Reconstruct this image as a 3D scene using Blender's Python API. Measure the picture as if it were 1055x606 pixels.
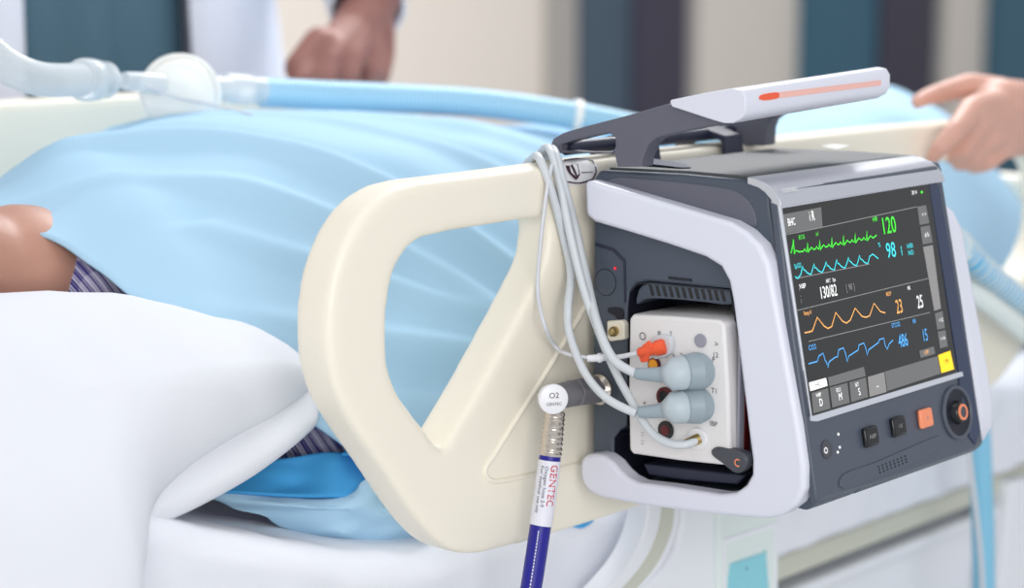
import bpy, bmesh, math, random
from mathutils import Vector as V, Matrix, noise
PI = math.pi
random.seed(7)
for o in list(bpy.data.objects): bpy.data.objects.remove(o)
sc = bpy.context.scene
COL = sc.collection

# ------------------------------------------------------------------ camera, light, exposure
FPX, CX, CY = 2000.0, 527.5, 303.0
CAM = V((0, 0, 1.2))
PITCH = math.atan2(333.0, FPX)
_rx = 1873.0 / math.sqrt(1873.0**2 + 333.0**2 + FPX**2)
_hx = math.sqrt(1 - _rx * _rx)
RR = V((_rx, -_hx, 0)); HH = V((_hx, _rx, 0)); ZZ = V((0, 0, 1))
FF = HH * math.cos(PITCH) - ZZ * math.sin(PITCH)
UU = ZZ * math.cos(PITCH) + HH * math.sin(PITCH)
cd = bpy.data.cameras.new('camera'); cam = bpy.data.objects.new('camera', cd); COL.objects.link(cam)
cd.sensor_width = 36.0; cd.sensor_fit = 'HORIZONTAL'; cd.lens = FPX / 1055.0 * 36.0
cd.clip_start = 0.05; cd.clip_end = 60
cd.dof.use_dof = True; cd.dof.focus_distance = 1.80; cd.dof.aperture_fstop = 2.6
m4 = Matrix((RR, UU, -FF)).transposed().to_4x4(); m4.translation = CAM
cam.matrix_world = m4
sc.camera = cam
sc.view_settings.view_transform = 'Standard'; sc.view_settings.look = 'None'
sc.view_settings.gamma = 1; sc.view_settings.use_curve_mapping = False
sc.view_settings.exposure = 0.0
w = bpy.data.worlds.new('ward_daylight'); sc.world = w; w.use_nodes = True
w.node_tree.nodes['Background'].inputs[0].default_value = (0.93, 0.96, 1.0, 1)
w.node_tree.nodes['Background'].inputs[1].default_value = 0.66
def area(name, loc, target, size, power, col=(1, 1, 1)):
    l = bpy.data.lights.new(name, 'AREA'); l.shape = 'RECTANGLE'; l.size = size[0]; l.size_y = size[1]
    l.energy = power; l.color = col
    o = bpy.data.objects.new(name, l); COL.objects.link(o); o.location = loc
    o.rotation_euler = (V(target) - V(loc)).to_track_quat('-Z', 'Y').to_euler(); return o
area('ceiling_lamp', (1.2, 1.6, 3.0), (1.3, 1.5, 0), (1.6, 1.6), 9)
area('ceiling_lamp', (3.6, 2.6, 3.0), (3.6, 3.4, 0), (1.6, 1.6), 125)
area('added_front_light', (-1.2, -2.0, 1.75), (1.5, 1.3, 0.85), (2.6, 1.9), 80, (1.0, 0.985, 0.96))  # unseen frontal light, added to brighten the rail and other near faces

# ------------------------------------------------------------------ pixel rays onto real planes
def ray(px, py): return FF + RR * ((px - CX) / FPX) + UU * ((CY - py) / FPX)
def onx(px, py, x): d = ray(px, py); return CAM + d * ((x - CAM.x) / d.x)
def ony(px, py, y): d = ray(px, py); return CAM + d * ((y - CAM.y) / d.y)
def onz(px, py, z): d = ray(px, py); return CAM + d * ((z - CAM.z) / d.z)

# ------------------------------------------------------------------ materials
def lin(c):
    c = c / 255.0
    return c / 12.92 if c <= 0.04045 else ((c + 0.055) / 1.055) ** 2.4
def rgb(c): return (lin(c[0]), lin(c[1]), lin(c[2]), 1)
def mat(name, c, rough=0.5, metal=0.0, spec=0.5, bump=0.0, bscale=200.0, emit=0.0, alpha=1.0, trans=0.0, sss=0.0, coat=0.0, var=0.0, vscale=4.0):
    m = bpy.data.materials.new(name); m.use_nodes = True
    nt = m.node_tree; b = nt.nodes['Principled BSDF']
    b.inputs['Base Color'].default_value = rgb(c)
    b.inputs['Roughness'].default_value = rough; b.inputs['Metallic'].default_value = metal
    b.inputs['Specular IOR Level'].default_value = spec
    if emit: b.inputs['Emission Color'].default_value = rgb(c); b.inputs['Emission Strength'].default_value = emit
    b.inputs['Alpha'].default_value = alpha
    b.inputs['Transmission Weight'].default_value = trans
    if sss:
        b.inputs['Subsurface Weight'].default_value = sss; b.inputs['Subsurface Radius'].default_value = (0.012, 0.005, 0.003)
        b.inputs['Subsurface Scale'].default_value = 0.6
    b.inputs['Coat Weight'].default_value = coat
    if bump or var:
        tc = nt.nodes.new('ShaderNodeTexCoord')
    if bump:
        n = nt.nodes.new('ShaderNodeTexNoise'); n.inputs['Scale'].default_value = bscale; n.inputs['Detail'].default_value = 3
        nt.links.new(tc.outputs['Object'], n.inputs['Vector'])
        bp = nt.nodes.new('ShaderNodeBump'); bp.inputs['Strength'].default_value = bump; bp.inputs['Distance'].default_value = 0.002
        nt.links.new(n.outputs['Fac'], bp.inputs['Height']); nt.links.new(bp.outputs['Normal'], b.inputs['Normal'])
    if var:
        n2 = nt.nodes.new('ShaderNodeTexNoise'); n2.inputs['Scale'].default_value = vscale; n2.inputs['Detail'].default_value = 4
        nt.links.new(tc.outputs['Object'], n2.inputs['Vector'])
        mx = nt.nodes.new('ShaderNodeMix'); mx.data_type = 'RGBA'
        mx.inputs['A'].default_value = rgb(tuple(max(0, v * (1 - var)) for v in c)); mx.inputs['B'].default_value = rgb(tuple(min(255, v * (1 + var)) for v in c))
        nt.links.new(n2.outputs['Fac'], mx.inputs['Factor']); nt.links.new(mx.outputs['Result'], b.inputs['Base Color'])
    return m
M = {}
M['floor'] = mat('pale_vinyl_floor', (205, 207, 208), 0.35, var=0.03)
M['wall'] = mat('beige_wall_paint', (222, 212, 202), 0.7, bump=0.1, bscale=80)
M['plum'] = mat('plum_panel', (58, 54, 70), 0.6)
M['slate'] = mat('slate_panel', (66, 82, 98), 0.6)
M['teal'] = mat('teal_panel', (52, 98, 120), 0.6)
M['greytrim'] = mat('grey_reveal', (165, 160, 155), 0.6)
M['cream'] = mat('cream_moulded_plastic', (245, 238, 222), 0.38, spec=0.4, bump=0.04, bscale=500)
M['white'] = mat('white_enamel', (238, 240, 246), 0.35)
M['palegreen'] = mat('pale_green_plastic', (226, 236, 234), 0.4)
M['cyan'] = mat('cyan_pad', (142, 212, 226), 0.4)
M['pedal'] = mat('blue_pedal', (30, 105, 195), 0.4)
M['greymetal'] = mat('grey_painted_steel', (176, 180, 184), 0.4)
M['olive'] = mat('greyish_cream_steel', (205, 206, 192), 0.45)
M['sheet'] = mat('white_cotton_sheet', (232, 234, 242), 0.85, spec=0.15, bump=0.12, bscale=600)
M['pillow'] = mat('white_pillowcase', (224, 226, 233), 0.85, spec=0.15, bump=0.12, bscale=700)
M['matt'] = mat('mattress_cover', (225, 228, 232), 0.7)
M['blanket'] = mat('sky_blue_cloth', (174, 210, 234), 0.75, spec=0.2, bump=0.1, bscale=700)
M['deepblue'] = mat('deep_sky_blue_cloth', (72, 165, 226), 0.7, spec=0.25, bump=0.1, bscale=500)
M['skin'] = mat('light_skin', (214, 166, 150), 0.5, sss=0.15, bump=0.1, bscale=120, var=0.05, vscale=20)
M['skinp'] = mat('patient_skin', (190, 142, 124), 0.5, sss=0.15, bump=0.1, bscale=120, var=0.05, vscale=20)
M['skind'] = mat('tan_skin', (152, 102, 92), 0.5, sss=0.15, bump=0.1, bscale=120, var=0.06, vscale=20)
M['hair'] = mat('black_hair', (24, 20, 20), 0.5)
M['coat'] = mat('white_coat_cloth', (226, 228, 240), 0.8, spec=0.15)
M['scrub'] = mat('dark_teal_scrubs', (84, 112, 128), 0.85, spec=0.1)
M['navycloth'] = mat('navy_cloth', (42, 50, 84), 0.85, spec=0.1)
M['bumper'] = mat('lavender_white_plastic', (226, 227, 240), 0.32, spec=0.5)
M['case'] = mat('slate_grey_plastic', (74, 83, 97), 0.42)
M['inset'] = mat('grey_plastic', (98, 99, 112), 0.5)
M['navy'] = mat('dark_navy_plastic', (40, 44, 66), 0.4)
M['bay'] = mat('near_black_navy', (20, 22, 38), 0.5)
M['top'] = mat('top_dark_reflection', (82, 86, 90), 0.5)  # same silver paint as the hood, darkened to stand for the dim wall it reflects
M['silver'] = mat('brushed_silver', (205, 207, 216), 0.3, metal=0.55)
M['bezel'] = mat('silver_trim', (212, 216, 226), 0.3, metal=0.3)
M['panel'] = mat('front_panel_slate', (78, 85, 99), 0.34)
M['recess'] = mat('navy_recess', (46, 58, 88), 0.35)
M['screen'] = mat('screen_glass', (34, 34, 34), 0.14, spec=0.55, emit=0.25)
M['ui_grey'] = mat('screen_mid_grey', (92, 92, 92), 0.2, emit=0.7)
M['ui_lgrey'] = mat('screen_light_grey', (122, 120, 120), 0.2, emit=0.7)
M['ui_white'] = mat('screen_white', (236, 236, 236), 0.3, emit=0.9)
M['ui_black'] = mat('screen_black', (25, 25, 25), 0.3)
M['ui_green'] = mat('screen_green', (70, 222, 60), 0.3, emit=0.9)
M['ui_cyan'] = mat('screen_cyan', (60, 205, 215), 0.3, emit=0.9)
M['ui_orange'] = mat('screen_orange', (228, 165, 95), 0.3, emit=0.9)
M['ui_blue'] = mat('screen_blue', (80, 160, 225), 0.3, emit=0.9)
M['ui_yellow'] = mat('screen_yellow', (250, 200, 25), 0.3, emit=0.8)
M['ui_line'] = mat('screen_divider', (125, 125, 125), 0.3, emit=0.6)
M['black'] = mat('black_plastic', (18, 19, 24), 0.25)
M['dgrey'] = mat('dark_grey_plastic', (70, 72, 80), 0.4)
M['orange'] = mat('orange_plastic', (245, 95, 55), 0.4)
M['salmon'] = mat('salmon_orange_button', (250, 150, 110), 0.4)
M['paleorange'] = mat('pale_orange_light_strip', (245, 190, 180), 0.35)
M['red'] = mat('red_led', (240, 40, 60), 0.4, emit=0.5)
M['module'] = mat('warm_white_plastic', (232, 229, 229), 0.4)
M['modgrey'] = mat('module_side_grey', (150, 150, 162), 0.4)
M['plug'] = mat('grey_rubber_plug', (150, 164, 173), 0.45)
M['collar'] = mat('light_grey_rubber', (186, 197, 204), 0.45)
M['cable'] = mat('pale_grey_cable', (208, 213, 218), 0.4)
M['lead'] = mat('thin_white_tube', (214, 216, 222), 0.35)
M['socket_y'] = mat('amber_socket', (250, 170, 30), 0.4)
M['socket_r'] = mat('maroon_socket', (95, 22, 28), 0.45)
M['marking'] = mat('grey_marking', (95, 92, 100), 0.5)
M['brass'] = mat('brass', (190, 165, 110), 0.3, metal=0.9)
M['steel'] = mat('polished_steel', (215, 205, 195), 0.2, metal=0.95)
M['gunmetal'] = mat('gunmetal', (122, 121, 126), 0.4, metal=0.2)
M['hoseblue'] = mat('royal_blue_hose', (24, 20, 140), 0.35)
M['label'] = mat('white_hose_label', (228, 228, 238), 0.5)
M['redink'] = mat('red_ink', (205, 35, 55), 0.5)
M['ink'] = mat('dark_ink', (60, 60, 75), 0.5)
M['cap'] = mat('white_cap_plastic', (236, 236, 240), 0.35)
M['sticker'] = mat('white_sticker', (240, 240, 244), 0.5)
M['plumink'] = mat('plum_ink', (58, 30, 44), 0.5)
M['clear'] = mat('clear_tubing', (236, 242, 246), 0.2, alpha=0.55, spec=0.6)
M['clearblue'] = mat('blue_tubing', (168, 216, 242), 0.3, spec=0.6, alpha=0.9)
M['whiteplastic'] = mat('white_filter_plastic', (246, 246, 242), 0.35)
M['hosecore'] = mat('sky_blue_hose', (84, 182, 232), 0.4)
M['palecore'] = mat('pale_hose', (205, 228, 240), 0.4)
M['tape'] = mat('pale_blue_sleeve', (140, 208, 238), 0.4, alpha=0.85)
M['lid'] = mat('opaque_white', (236, 240, 236), 0.4)
# purple plaid: two crossed wave textures
def plaid():
    m = bpy.data.materials.new('purple_white_plaid'); m.use_nodes = True; nt = m.node_tree; b = nt.nodes['Principled BSDF']
    b.inputs['Roughness'].default_value = 0.85
    tc = nt.nodes.new('ShaderNodeTexCoord')
    fac = None
    for ang, sc_, lo, hi in ((0.35, 75, 0.45, 0.6), (-1.2, 48, 0.62, 0.72), (0.35, 210, 0.5, 0.9)):
        mp = nt.nodes.new('ShaderNodeMapping'); mp.inputs['Rotation'].default_value = (0.3, 0.5, ang)
        nt.links.new(tc.outputs['Object'], mp.inputs['Vector'])
        wv = nt.nodes.new('ShaderNodeTexWave'); wv.inputs['Scale'].default_value = sc_ / 2; wv.inputs['Distortion'].default_value = 0.8
        wv.bands_direction = 'X'
        nt.links.new(mp.outputs['Vector'], wv.inputs['Vector'])
        r = nt.nodes.new('ShaderNodeMapRange'); r.inputs['From Min'].default_value = lo; r.inputs['From Max'].default_value = hi
        nt.links.new(wv.outputs['Fac'], r.inputs['Value'])
        if fac is None: fac = r.outputs['Result']
        else:
            a = nt.nodes.new('ShaderNodeMath'); a.operation = 'MULTIPLY_ADD'; a.inputs[1].default_value = 0.35
            nt.links.new(r.outputs['Result'], a.inputs[0])
            m2 = nt.nodes.new('ShaderNodeMath'); m2.operation = 'MULTIPLY'; m2.inputs[1].default_value = 0.65
            nt.links.new(fac, m2.inputs[0]); nt.links.new(m2.outputs[0], a.inputs[2]); fac = a.outputs[0]
    cr = nt.nodes.new('ShaderNodeValToRGB')
    cr.color_ramp.elements[0].color = rgb((58, 52, 130)); cr.color_ramp.elements[0].position = 0.15
    cr.color_ramp.elements[1].color = rgb((214, 210, 232)); cr.color_ramp.elements[1].position = 0.85
    nt.links.new(fac, cr.inputs['Fac']); nt.links.new(cr.outputs['Color'], b.inputs['Base Color'])
    return m
M['plaid'] = plaid()

# ------------------------------------------------------------------ object helpers
ORI = {}
def obj(name, bm, m, parent=None, smooth=False, bevel=0.0, seg=3, sub=0, angle=0.6):
    """link a bmesh (world coordinates) as one mesh object, origin at its base centre"""
    me = bpy.data.meshes.new(name)
    bmesh.ops.recalc_face_normals(bm, faces=bm.faces[:])
    co = [v.co for v in bm.verts]
    lo = V((min(c.x for c in co), min(c.y for c in co), min(c.z for c in co))); hi = V((max(c.x for c in co), max(c.y for c in co), max(c.z for c in co)))
    o_ = V(((lo.x + hi.x) / 2, (lo.y + hi.y) / 2, lo.z))
    for v in bm.verts: v.co -= o_
    bm.to_mesh(me); bm.free()
    for mm in (m if isinstance(m, (list, tuple)) else [m]): me.materials.append(M[mm] if isinstance(mm, str) else mm)
    o = bpy.data.objects.new(name, me); COL.objects.link(o)
    ORI[o] = o_
    o.location = o_ - (ORI[parent] if parent else V((0, 0, 0)))
    if parent: o.parent = parent
    if bevel:
        bv = o.modifiers.new('bevel', 'BEVEL'); bv.width = bevel; bv.segments = seg; bv.limit_method = 'ANGLE'; bv.angle_limit = angle
    if sub:
        s = o.modifiers.new('sub', 'SUBSURF'); s.levels = sub; s.render_levels = sub
    if smooth or bevel or sub:
        for p in me.polygons: p.use_smooth = True
        if (bevel or smooth == 'auto'):
            try: me.set_sharp_from_angle(angle=0.7)
            except Exception: pass
    return o
def thing(name, label, cat, loc, group=None):
    o = bpy.data.objects.new(name, None); o.empty_display_size = 0.05; COL.objects.link(o); o.location = loc; ORI[o] = V(loc)
    return tag(o, label, cat, group)
def tag(o, label, cat, group=None):
    o['label'] = label; o['category'] = cat
    if group: o['group'] = group
    return o
def struct(o): o['kind'] = 'structure'; return o

def prism(loops, off, bm=None):
    """loops: [outer, hole, ...] lists of coplanar points; off: extrusion vector"""
    bm = bm or bmesh.new(); off = V(off)
    es = []; rings = []
    for lp in loops:
        vs = [bm.verts.new(p) for p in lp]; rings.append(vs)
        es += [bm.edges.new((vs[i], vs[(i + 1) % len(vs)])) for i in range(len(vs))]
    if len(loops) == 1: fs = [bm.faces.new(rings[0])]
    else:
        r = bmesh.ops.triangle_fill(bm, edges=es, use_beauty=True); fs = [g for g in r['geom'] if isinstance(g, bmesh.types.BMFace)]
    cp = {}
    for vs in rings:
        for v in vs: cp[v] = bm.verts.new(v.co + off)
    for f in fs: bm.faces.new([cp[v] for v in reversed(f.verts)])
    for vs in rings:
        n = len(vs)
        for i in range(n): bm.faces.new((vs[i], vs[(i + 1) % n], cp[vs[(i + 1) % n]], cp[vs[i]]))
    return bm
def box(lo, hi, bm=None):
    bm = bm or bmesh.new()
    return prism([[V((lo[0], lo[1], lo[2])), V((hi[0], lo[1], lo[2])), V((hi[0], hi[1], lo[2])), V((lo[0], hi[1], lo[2]))]], (0, 0, hi[2] - lo[2]), bm)
def spline(pts, n=10, closed=False):
    out = []; N = len(pts); pts = [V(p) for p in pts]
    rng = N if closed else N - 1
    for i in range(rng):
        if closed: p0, p1, p2, p3 = pts[i - 1], pts[i], pts[(i + 1) % N], pts[(i + 2) % N]
        else: p0, p1, p2, p3 = pts[max(i - 1, 0)], pts[i], pts[i + 1], pts[min(i + 2, N - 1)]
        for k in range(n):
            t = k / n
            out.append(0.5 * ((2 * p1) + (p2 - p0) * t + (2 * p0 - 5 * p1 + 4 * p2 - p3) * t * t + (3 * p1 - p0 - 3 * p2 + p3) * t ** 3))
    if not closed: out.append(pts[-1].copy())
    return out
def smoothpoly(pts, n=4): return spline(pts, n, True)
def tube(pts, rad, bm=None, seg=12, caps=True):
    """rad: number or list per point"""
    bm = bm or bmesh.new(); N = len(pts); pts = [V(p) for p in pts]
    rad = rad if isinstance(rad, (list, tuple)) else [rad] * N
    t0 = (pts[1] - pts[0]).normalized(); a = t0.orthogonal().normalized(); prev = t0; rings = []
    for i in range(N):
        t = (pts[min(i + 1, N - 1)] - pts[max(i - 1, 0)]).normalized()
        q = prev.rotation_difference(t); a = q @ a; a = (a - t * a.dot(t)).normalized(); b = t.cross(a); prev = t
        rings.append([bm.verts.new(pts[i] + (a * math.cos(2 * PI * k / seg) + b * math.sin(2 * PI * k / seg)) * rad[i]) for k in range(seg)])
    for i in range(N - 1):
        for k in range(seg): bm.faces.new((rings[i][k], rings[i][(k + 1) % seg], rings[i + 1][(k + 1) % seg], rings[i + 1][k]))
    if caps: bm.faces.new(rings[0][::-1]); bm.faces.new(rings[-1])
    return bm
def lathe(prof, base, axis, seg=24, bm=None, ring=None):
    """prof: [(distance along the axis, radius)]"""
    ax = V(axis).normalized(); base = V(base)
    if ring is None: ring = abs(prof[0][1] - prof[-1][1]) < 1e-6 and max(p[1] for p in prof) > prof[0][1] * 1.005 and len(prof) > 3
    return tube_rings([(base + ax * d, r) for d, r in prof], ax, seg, bm, ring)
def tube_rings(cr, ax, seg=24, bm=None, ring=False):
    bm = bm or bmesh.new(); a = ax.orthogonal().normalized(); b = ax.cross(a); rings = []
    for c, r in cr: rings.append([bm.verts.new(c + (a * math.cos(2 * PI * k / seg) + b * math.sin(2 * PI * k / seg)) * max(r, 1e-5)) for k in range(seg)])
    for i in range(len(rings) - 1):
        for k in range(seg): bm.faces.new((rings[i][k], rings[i][(k + 1) % seg], rings[i + 1][(k + 1) % seg], rings[i + 1][k]))
    if abs(cr[0][1] - cr[-1][1]) < 1e-6 and len(cr) > 3 and (cr[0][0] - cr[-1][0]).length < 0.02 and any(r > cr[0][1] * 1.01 for c, r in cr) and cr[0][1] > .002 and ring:
        for k in range(seg): bm.faces.new((rings[-1][k], rings[-1][(k + 1) % seg], rings[0][(k + 1) % seg], rings[0][k]))
    else: bm.faces.new(rings[0][::-1]); bm.faces.new(rings[-1])
    return bm
def capsule(p0, r0, p1, r1, bm, seg=20, cap=6):
    p0, p1 = V(p0), V(p1); ax = (p1 - p0)
    L = ax.length; ax = ax.normalized() if L > 1e-6 else V((0, 0, 1))
    cr = []
    for i in range(cap):
        a = PI / 2 * (1 - i / cap); cr.append((p0 - ax * r0 * math.sin(a), r0 * math.cos(a)))
    cr.append((p0, r0)); cr.append((p1, r1))
    for i in range(1, cap + 1):
        a = PI / 2 * i / cap; cr.append((p1 + ax * r1 * math.sin(a), r1 * math.cos(a)))
    return tube_rings(cr, ax, seg, bm)
def ellipsoid(c, r, bm, rot=None, seg=24):
    c = V(c); rot = rot or Matrix.Identity(3); n = seg // 2; rings = []
    for i in range(n + 1):
        th = PI * i / n; rr = max(math.sin(th), 1e-4)
        rings.append([bm.verts.new(c + rot @ V((r[0] * rr * math.cos(2 * PI * k / seg), r[1] * rr * math.sin(2 * PI * k / seg), r[2] * math.cos(th)))) for k in range(seg)])
    for i in range(n):
        for k in range(seg): bm.faces.new((rings[i][k], rings[i + 1][k], rings[i + 1][(k + 1) % seg], rings[i][(k + 1) % seg]))
    bm.faces.new(rings[0]); bm.faces.new(rings[-1][::-1])
    return bm
def fuse(bm, voxel, smooth=4):
    """merge overlapping solids into one continuous surface"""
    me = bpy.data.meshes.new('tmp'); bmesh.ops.recalc_face_normals(bm, faces=bm.faces[:]); bm.to_mesh(me); bm.free()
    o = bpy.data.objects.new('tmp', me); COL.objects.link(o)
    r = o.modifiers.new('r', 'REMESH'); r.mode = 'VOXEL'; r.voxel_size = voxel
    s = o.modifiers.new('s', 'SMOOTH'); s.factor = 0.5; s.iterations = smooth
    dg = bpy.context.evaluated_depsgraph_get(); dg.update()
    me2 = bpy.data.meshes.new_from_object(o.evaluated_get(dg), depsgraph=dg)
    bpy.data.objects.remove(o); out = bmesh.new(); out.from_mesh(me2); bpy.data.meshes.remove(me2); bpy.data.meshes.remove(me)
    return out
def text_bm(s, size, org, ax, ay, depth=0.0002, align='CENTER', bm=None, sx=1.0):
    """flat lettering laid on a surface: org centre, ax reading direction, ay up direction"""
    cu = bpy.data.curves.new('t', 'FONT'); cu.body = s; cu.size = size; cu.align_x = align; cu.align_y = 'CENTER'; cu.resolution_u = 3
    o = bpy.data.objects.new('t', cu); COL.objects.link(o)
    dg = bpy.context.evaluated_depsgraph_get(); dg.update()
    me = bpy.data.meshes.new_from_object(o.evaluated_get(dg), depsgraph=dg)
    bpy.data.objects.remove(o); bpy.data.curves.remove(cu)
    bm = bm or bmesh.new(); t = bmesh.new(); t.from_mesh(me); bpy.data.meshes.remove(me)
    ax, ay, org = V(ax), V(ay), V(org); mp = {}
    for v in t.verts: mp[v] = bm.verts.new(org + ax * v.co.x * sx + ay * v.co.y)
    for f in t.faces:
        try: bm.faces.new([mp[v] for v in f.verts])
        except ValueError: pass
    t.free(); return bm
def ribbon(pts, width, nrm, bm=None):
    bm = bm or bmesh.new(); nrm = V(nrm); N = len(pts); L = []
    for i in range(N):
        t = (V(pts[min(i + 1, N - 1)]) - V(pts[max(i - 1, 0)])).normalized(); s = nrm.cross(t).normalized() * width / 2
        L.append((bm.verts.new(V(pts[i]) + s), bm.verts.new(V(pts[i]) - s)))
    for i in range(N - 1): bm.faces.new((L[i][0], L[i + 1][0], L[i + 1][1], L[i][1]))
    return bm
def lerp(xs, ys, x):
    if x <= xs[0]: return ys[0]
    for i in range(len(xs) - 1):
        if x <= xs[i + 1]:
            t = (x - xs[i]) / (xs[i + 1] - xs[i]); t = t * t * (3 - 2 * t)
            return ys[i] + (ys[i + 1] - ys[i]) * t
    return ys[-1]
def disc(c, n, r, h, bm=None, seg=24): return lathe([(0, r), (h, r)], c, n, seg, bm)

# ------------------------------------------------------------------ room
struct(obj('floor', box((-1.5, -1.5, -0.05), (12.0, 5.6, 0)), 'floor'))
struct(obj('wall_back', box((-1.5, 5.6, 0), (12.0, 5.75, 3.0)), 'wall'))
WY = 5.6
def wallstrip(n, a, b, m, d=0.06):
    x0 = ony(a, 60, WY).x; x1 = ony(b, 60, WY).x
    struct(obj('trim_%d' % n, box((x0, WY - d, 0.0), (x1, WY, 2.6)), m))
for i, (a, b, m, d) in enumerate(((560, 588, 'greytrim', .04), (588, 640, 'slate', .06), (640, 694, 'plum', .08), (694, 712, 'greytrim', .04),
                                  (822, 893, 'teal', .06), (893, 950, 'plum', .08), (950, 966, 'greytrim', .04), (1014, 1110, 'teal', .06))):
    wallstrip(i + 1, a, b, m, d)

# ------------------------------------------------------------------ hospital bed
XC = 1.725
bed = thing('hospital_bed', 'cream railed hospital bed the patient lies in, with white frame under the monitor', 'bed', (XC, 1.7, 0))
RY0, RY1 = 1.222, 1.268
def mir(p):
    x = 2 * XC - p.x
    return V((x if x < 2.1 else 2.1 + (x - 2.1) * 1.52, p.y, p.z))
rail_out_px = [(640, 521), (600, 534), (540, 552), (500, 563), (470, 568), (448, 563), (430, 549), (408, 522), (380, 480), (350, 437), (333, 405), (325, 375), (322, 345), (324, 310), (331, 275), (345, 240), (362, 215), (384, 198), (410, 188), (480, 179), (540, 171), (608, 162)]
rail_hole_px = [(546, 224), (490, 231), (440, 239), (416, 246), (400, 262), (390, 285), (385, 320), (384, 355), (388, 382), (399, 407), (418, 432), (440, 459), (449, 447), (470, 412), (500, 358), (530, 302), (545, 272), (550, 248)]
lo_ = [ony(px, py, RY0 + .02) for px, py in rail_out_px]
for p in lo_: p.y = RY0
ho_ = [ony(px, py, RY0 + .02) for px, py in rail_hole_px]
for p in ho_: p.y = RY0
left = smoothpoly(lo_ + [V((XC, RY0, 1.021)), V((XC, RY0, 0.655))], 1)
outer = lo_ + [mir(p) for p in reversed(lo_)]
holeL = spline(ho_, 3, True); holeR = [mir(p) for p in reversed(holeL)]
def open_spl(pts, n): return spline(pts, n, False)
outer = open_spl(lo_, 3) + [mir(p) for p in reversed(open_spl(lo_, 3))]
near_rail = obj('side_rail', fuse(prism([outer, holeL, holeR], (0, RY1 - RY0, 0)), .0032, 34), 'cream', bed, smooth=True)
from mathutils.bvhtree import BVHTree
_b = bmesh.new(); _b.from_mesh(near_rail.data); RAIL = BVHTree.FromBMesh(_b); RAILO = ORI[near_rail]
def on_rail(px, py, off):
    d = ray(px, py).normalized(); h, n_, i_, q = RAIL.ray_cast(CAM - RAILO, d)
    if h is None: return ony(px, py, RY0 + .01)
    n_ = n_ if n_.dot(d) < 0 else -n_
    return h + RAILO + n_ * off
# far rail
dy = 2.125 - RY0
def shift(p): return V((p.x - .36, p.y + dy, p.z + 0.02))
far_rail = obj('side_rail', fuse(prism([[shift(p) for p in outer], [shift(p) for p in holeL], [shift(p) for p in holeR]], (0, RY1 - RY0, 0)), .006, 10), 'cream', bed, smooth=True)
# embossed ridge on the near rail
rp = [on_rail(px, py, .0) for px, py in ((612, 300), (590, 338), (560, 388), (530, 435), (508, 470), (500, 482), (501, 491), (511, 496), (540, 491), (580, 482), (615, 474))]
obj('embossed_ridge', tube(spline(rp, 6), 0.0028, seg=8), 'cream', near_rail, smooth=True)
# warning sticker wrapped over the near rail's rounded top
bm = bmesh.new(); g = []
def stick_at(u, v, off=.0006): return on_rail(576 + 40 * u, 163.5 - 2 * u + 28 * v, off)
for i in range(13):
    u = i / 12; cut = max(0, abs(u - 0.5) * 2 - 0.55) * 0.75
    g.append([bm.verts.new(stick_at(u, cut + (1 - 2 * cut) * j / 10)) for j in range(11)])
for i in range(12):
    for j in range(10): bm.faces.new((g[i][j], g[i + 1][j], g[i + 1][j + 1], g[i][j + 1]))
stk = obj('warning_sticker', bm, 'sticker', near_rail, smooth=True)
bm = bmesh.new()
def ink_line(pts, wd):
    P = [stick_at(u, v, .0013) for u, v in pts]
    P = spline(P, 5); ribbon(P, wd, (0, -0.8, 0.6), bm)
ink_line([(.12, .12), (.5, .08), (.85, .18)], .0018); ink_line([(.85, .18), (.93, .5), (.85, .8)], .0018); ink_line([(.85, .82), (.5, .93), (.15, .85)], .0018)
ink_line([(.2, .3), (.25, .5), (.42, .75)], .0055); ink_line([(.3, .28), (.38, .5), (.45, .72)], .004); ink_line([(.45, .25), (.5, .6)], .0012); ink_line([(.55, .55), (.85, .55)], .001); ink_line([(.5, .6), (.42, .78)], .0018)
obj('sticker_print', bm, 'plumink', stk)
# frame, posts, brackets
bm = box((0.60, 1.315, 0.46), (2.74, 1.36, 0.492)); box((0.60, 2.04, 0.44), (2.74, 2.085, 0.49), bm)
for x in (0.62, 1.3, 2.0, 2.68): box((x, 1.36, 0.445), (x + 0.04, 2.04, 0.485), bm)
obj('bed_frame', bm, 'olive', bed, bevel=0.004)
obj('side_tube', tube([V((.66, 1.325, .432)), V((2.70, 1.325, .432))], .009), 'white', bed, smooth='auto')
obj('deck', box((0.70, 1.33, 0.485), (2.70, 2.07, 0.505)), 'white', bed, bevel=0.004)
obj('undercarriage', box((0.85, 1.35, 0.14), (2.62, 2.03, 0.425)), 'white', bed, bevel=0.02)
for x in (1.05, 2.25):
    obj('lift_column', prism([[V((x, 1.58, .24)), V((x + .16, 1.58, .24)), V((x + .13, 1.6, .46)), V((x + .03, 1.6, .46))]], (0, .22, 0)), 'greymetal', bed, bevel=0.006)
for x in (0.82, 2.56):
    for y in (1.40, 2.0):
        c = lathe([(-.022, .05), (-.022, .068), (-.012, .075), (.012, .075), (.022, .068), (.022, .05)], (x, y, .075), (0, 1, 0), 28)
        wh = obj('caster_wheel', c, 'dgrey', bed, smooth='auto')
        obj('caster_fork', prism([[V((x - .03, y - .03, .075)), V((x + .03, y - .03, .075)), V((x + .035, y - .03, .19)), V((x - .035, y - .03, .19))]], (0, .06, 0)), 'greymetal', wh, bevel=0.005)
pd = ony(1046, 596, 1.33)
obj('brake_pedal', prism([smoothpoly([pd + V(d) for d in ((-.012, 0, -.05), (-.012, 0, .0), (.0, 0, .022), (.03, 0, .03), (.09, 0, .03), (.1, 0, -.05))], 3)], (0, .06, 0)), 'pedal', bed, bevel=0.008)
bk = [ony(px, py, 1.30) for px, py in ((1040, 496), (1062, 490), (1075, 606), (1046, 640), (1028, 640), (1036, 560))]
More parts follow.
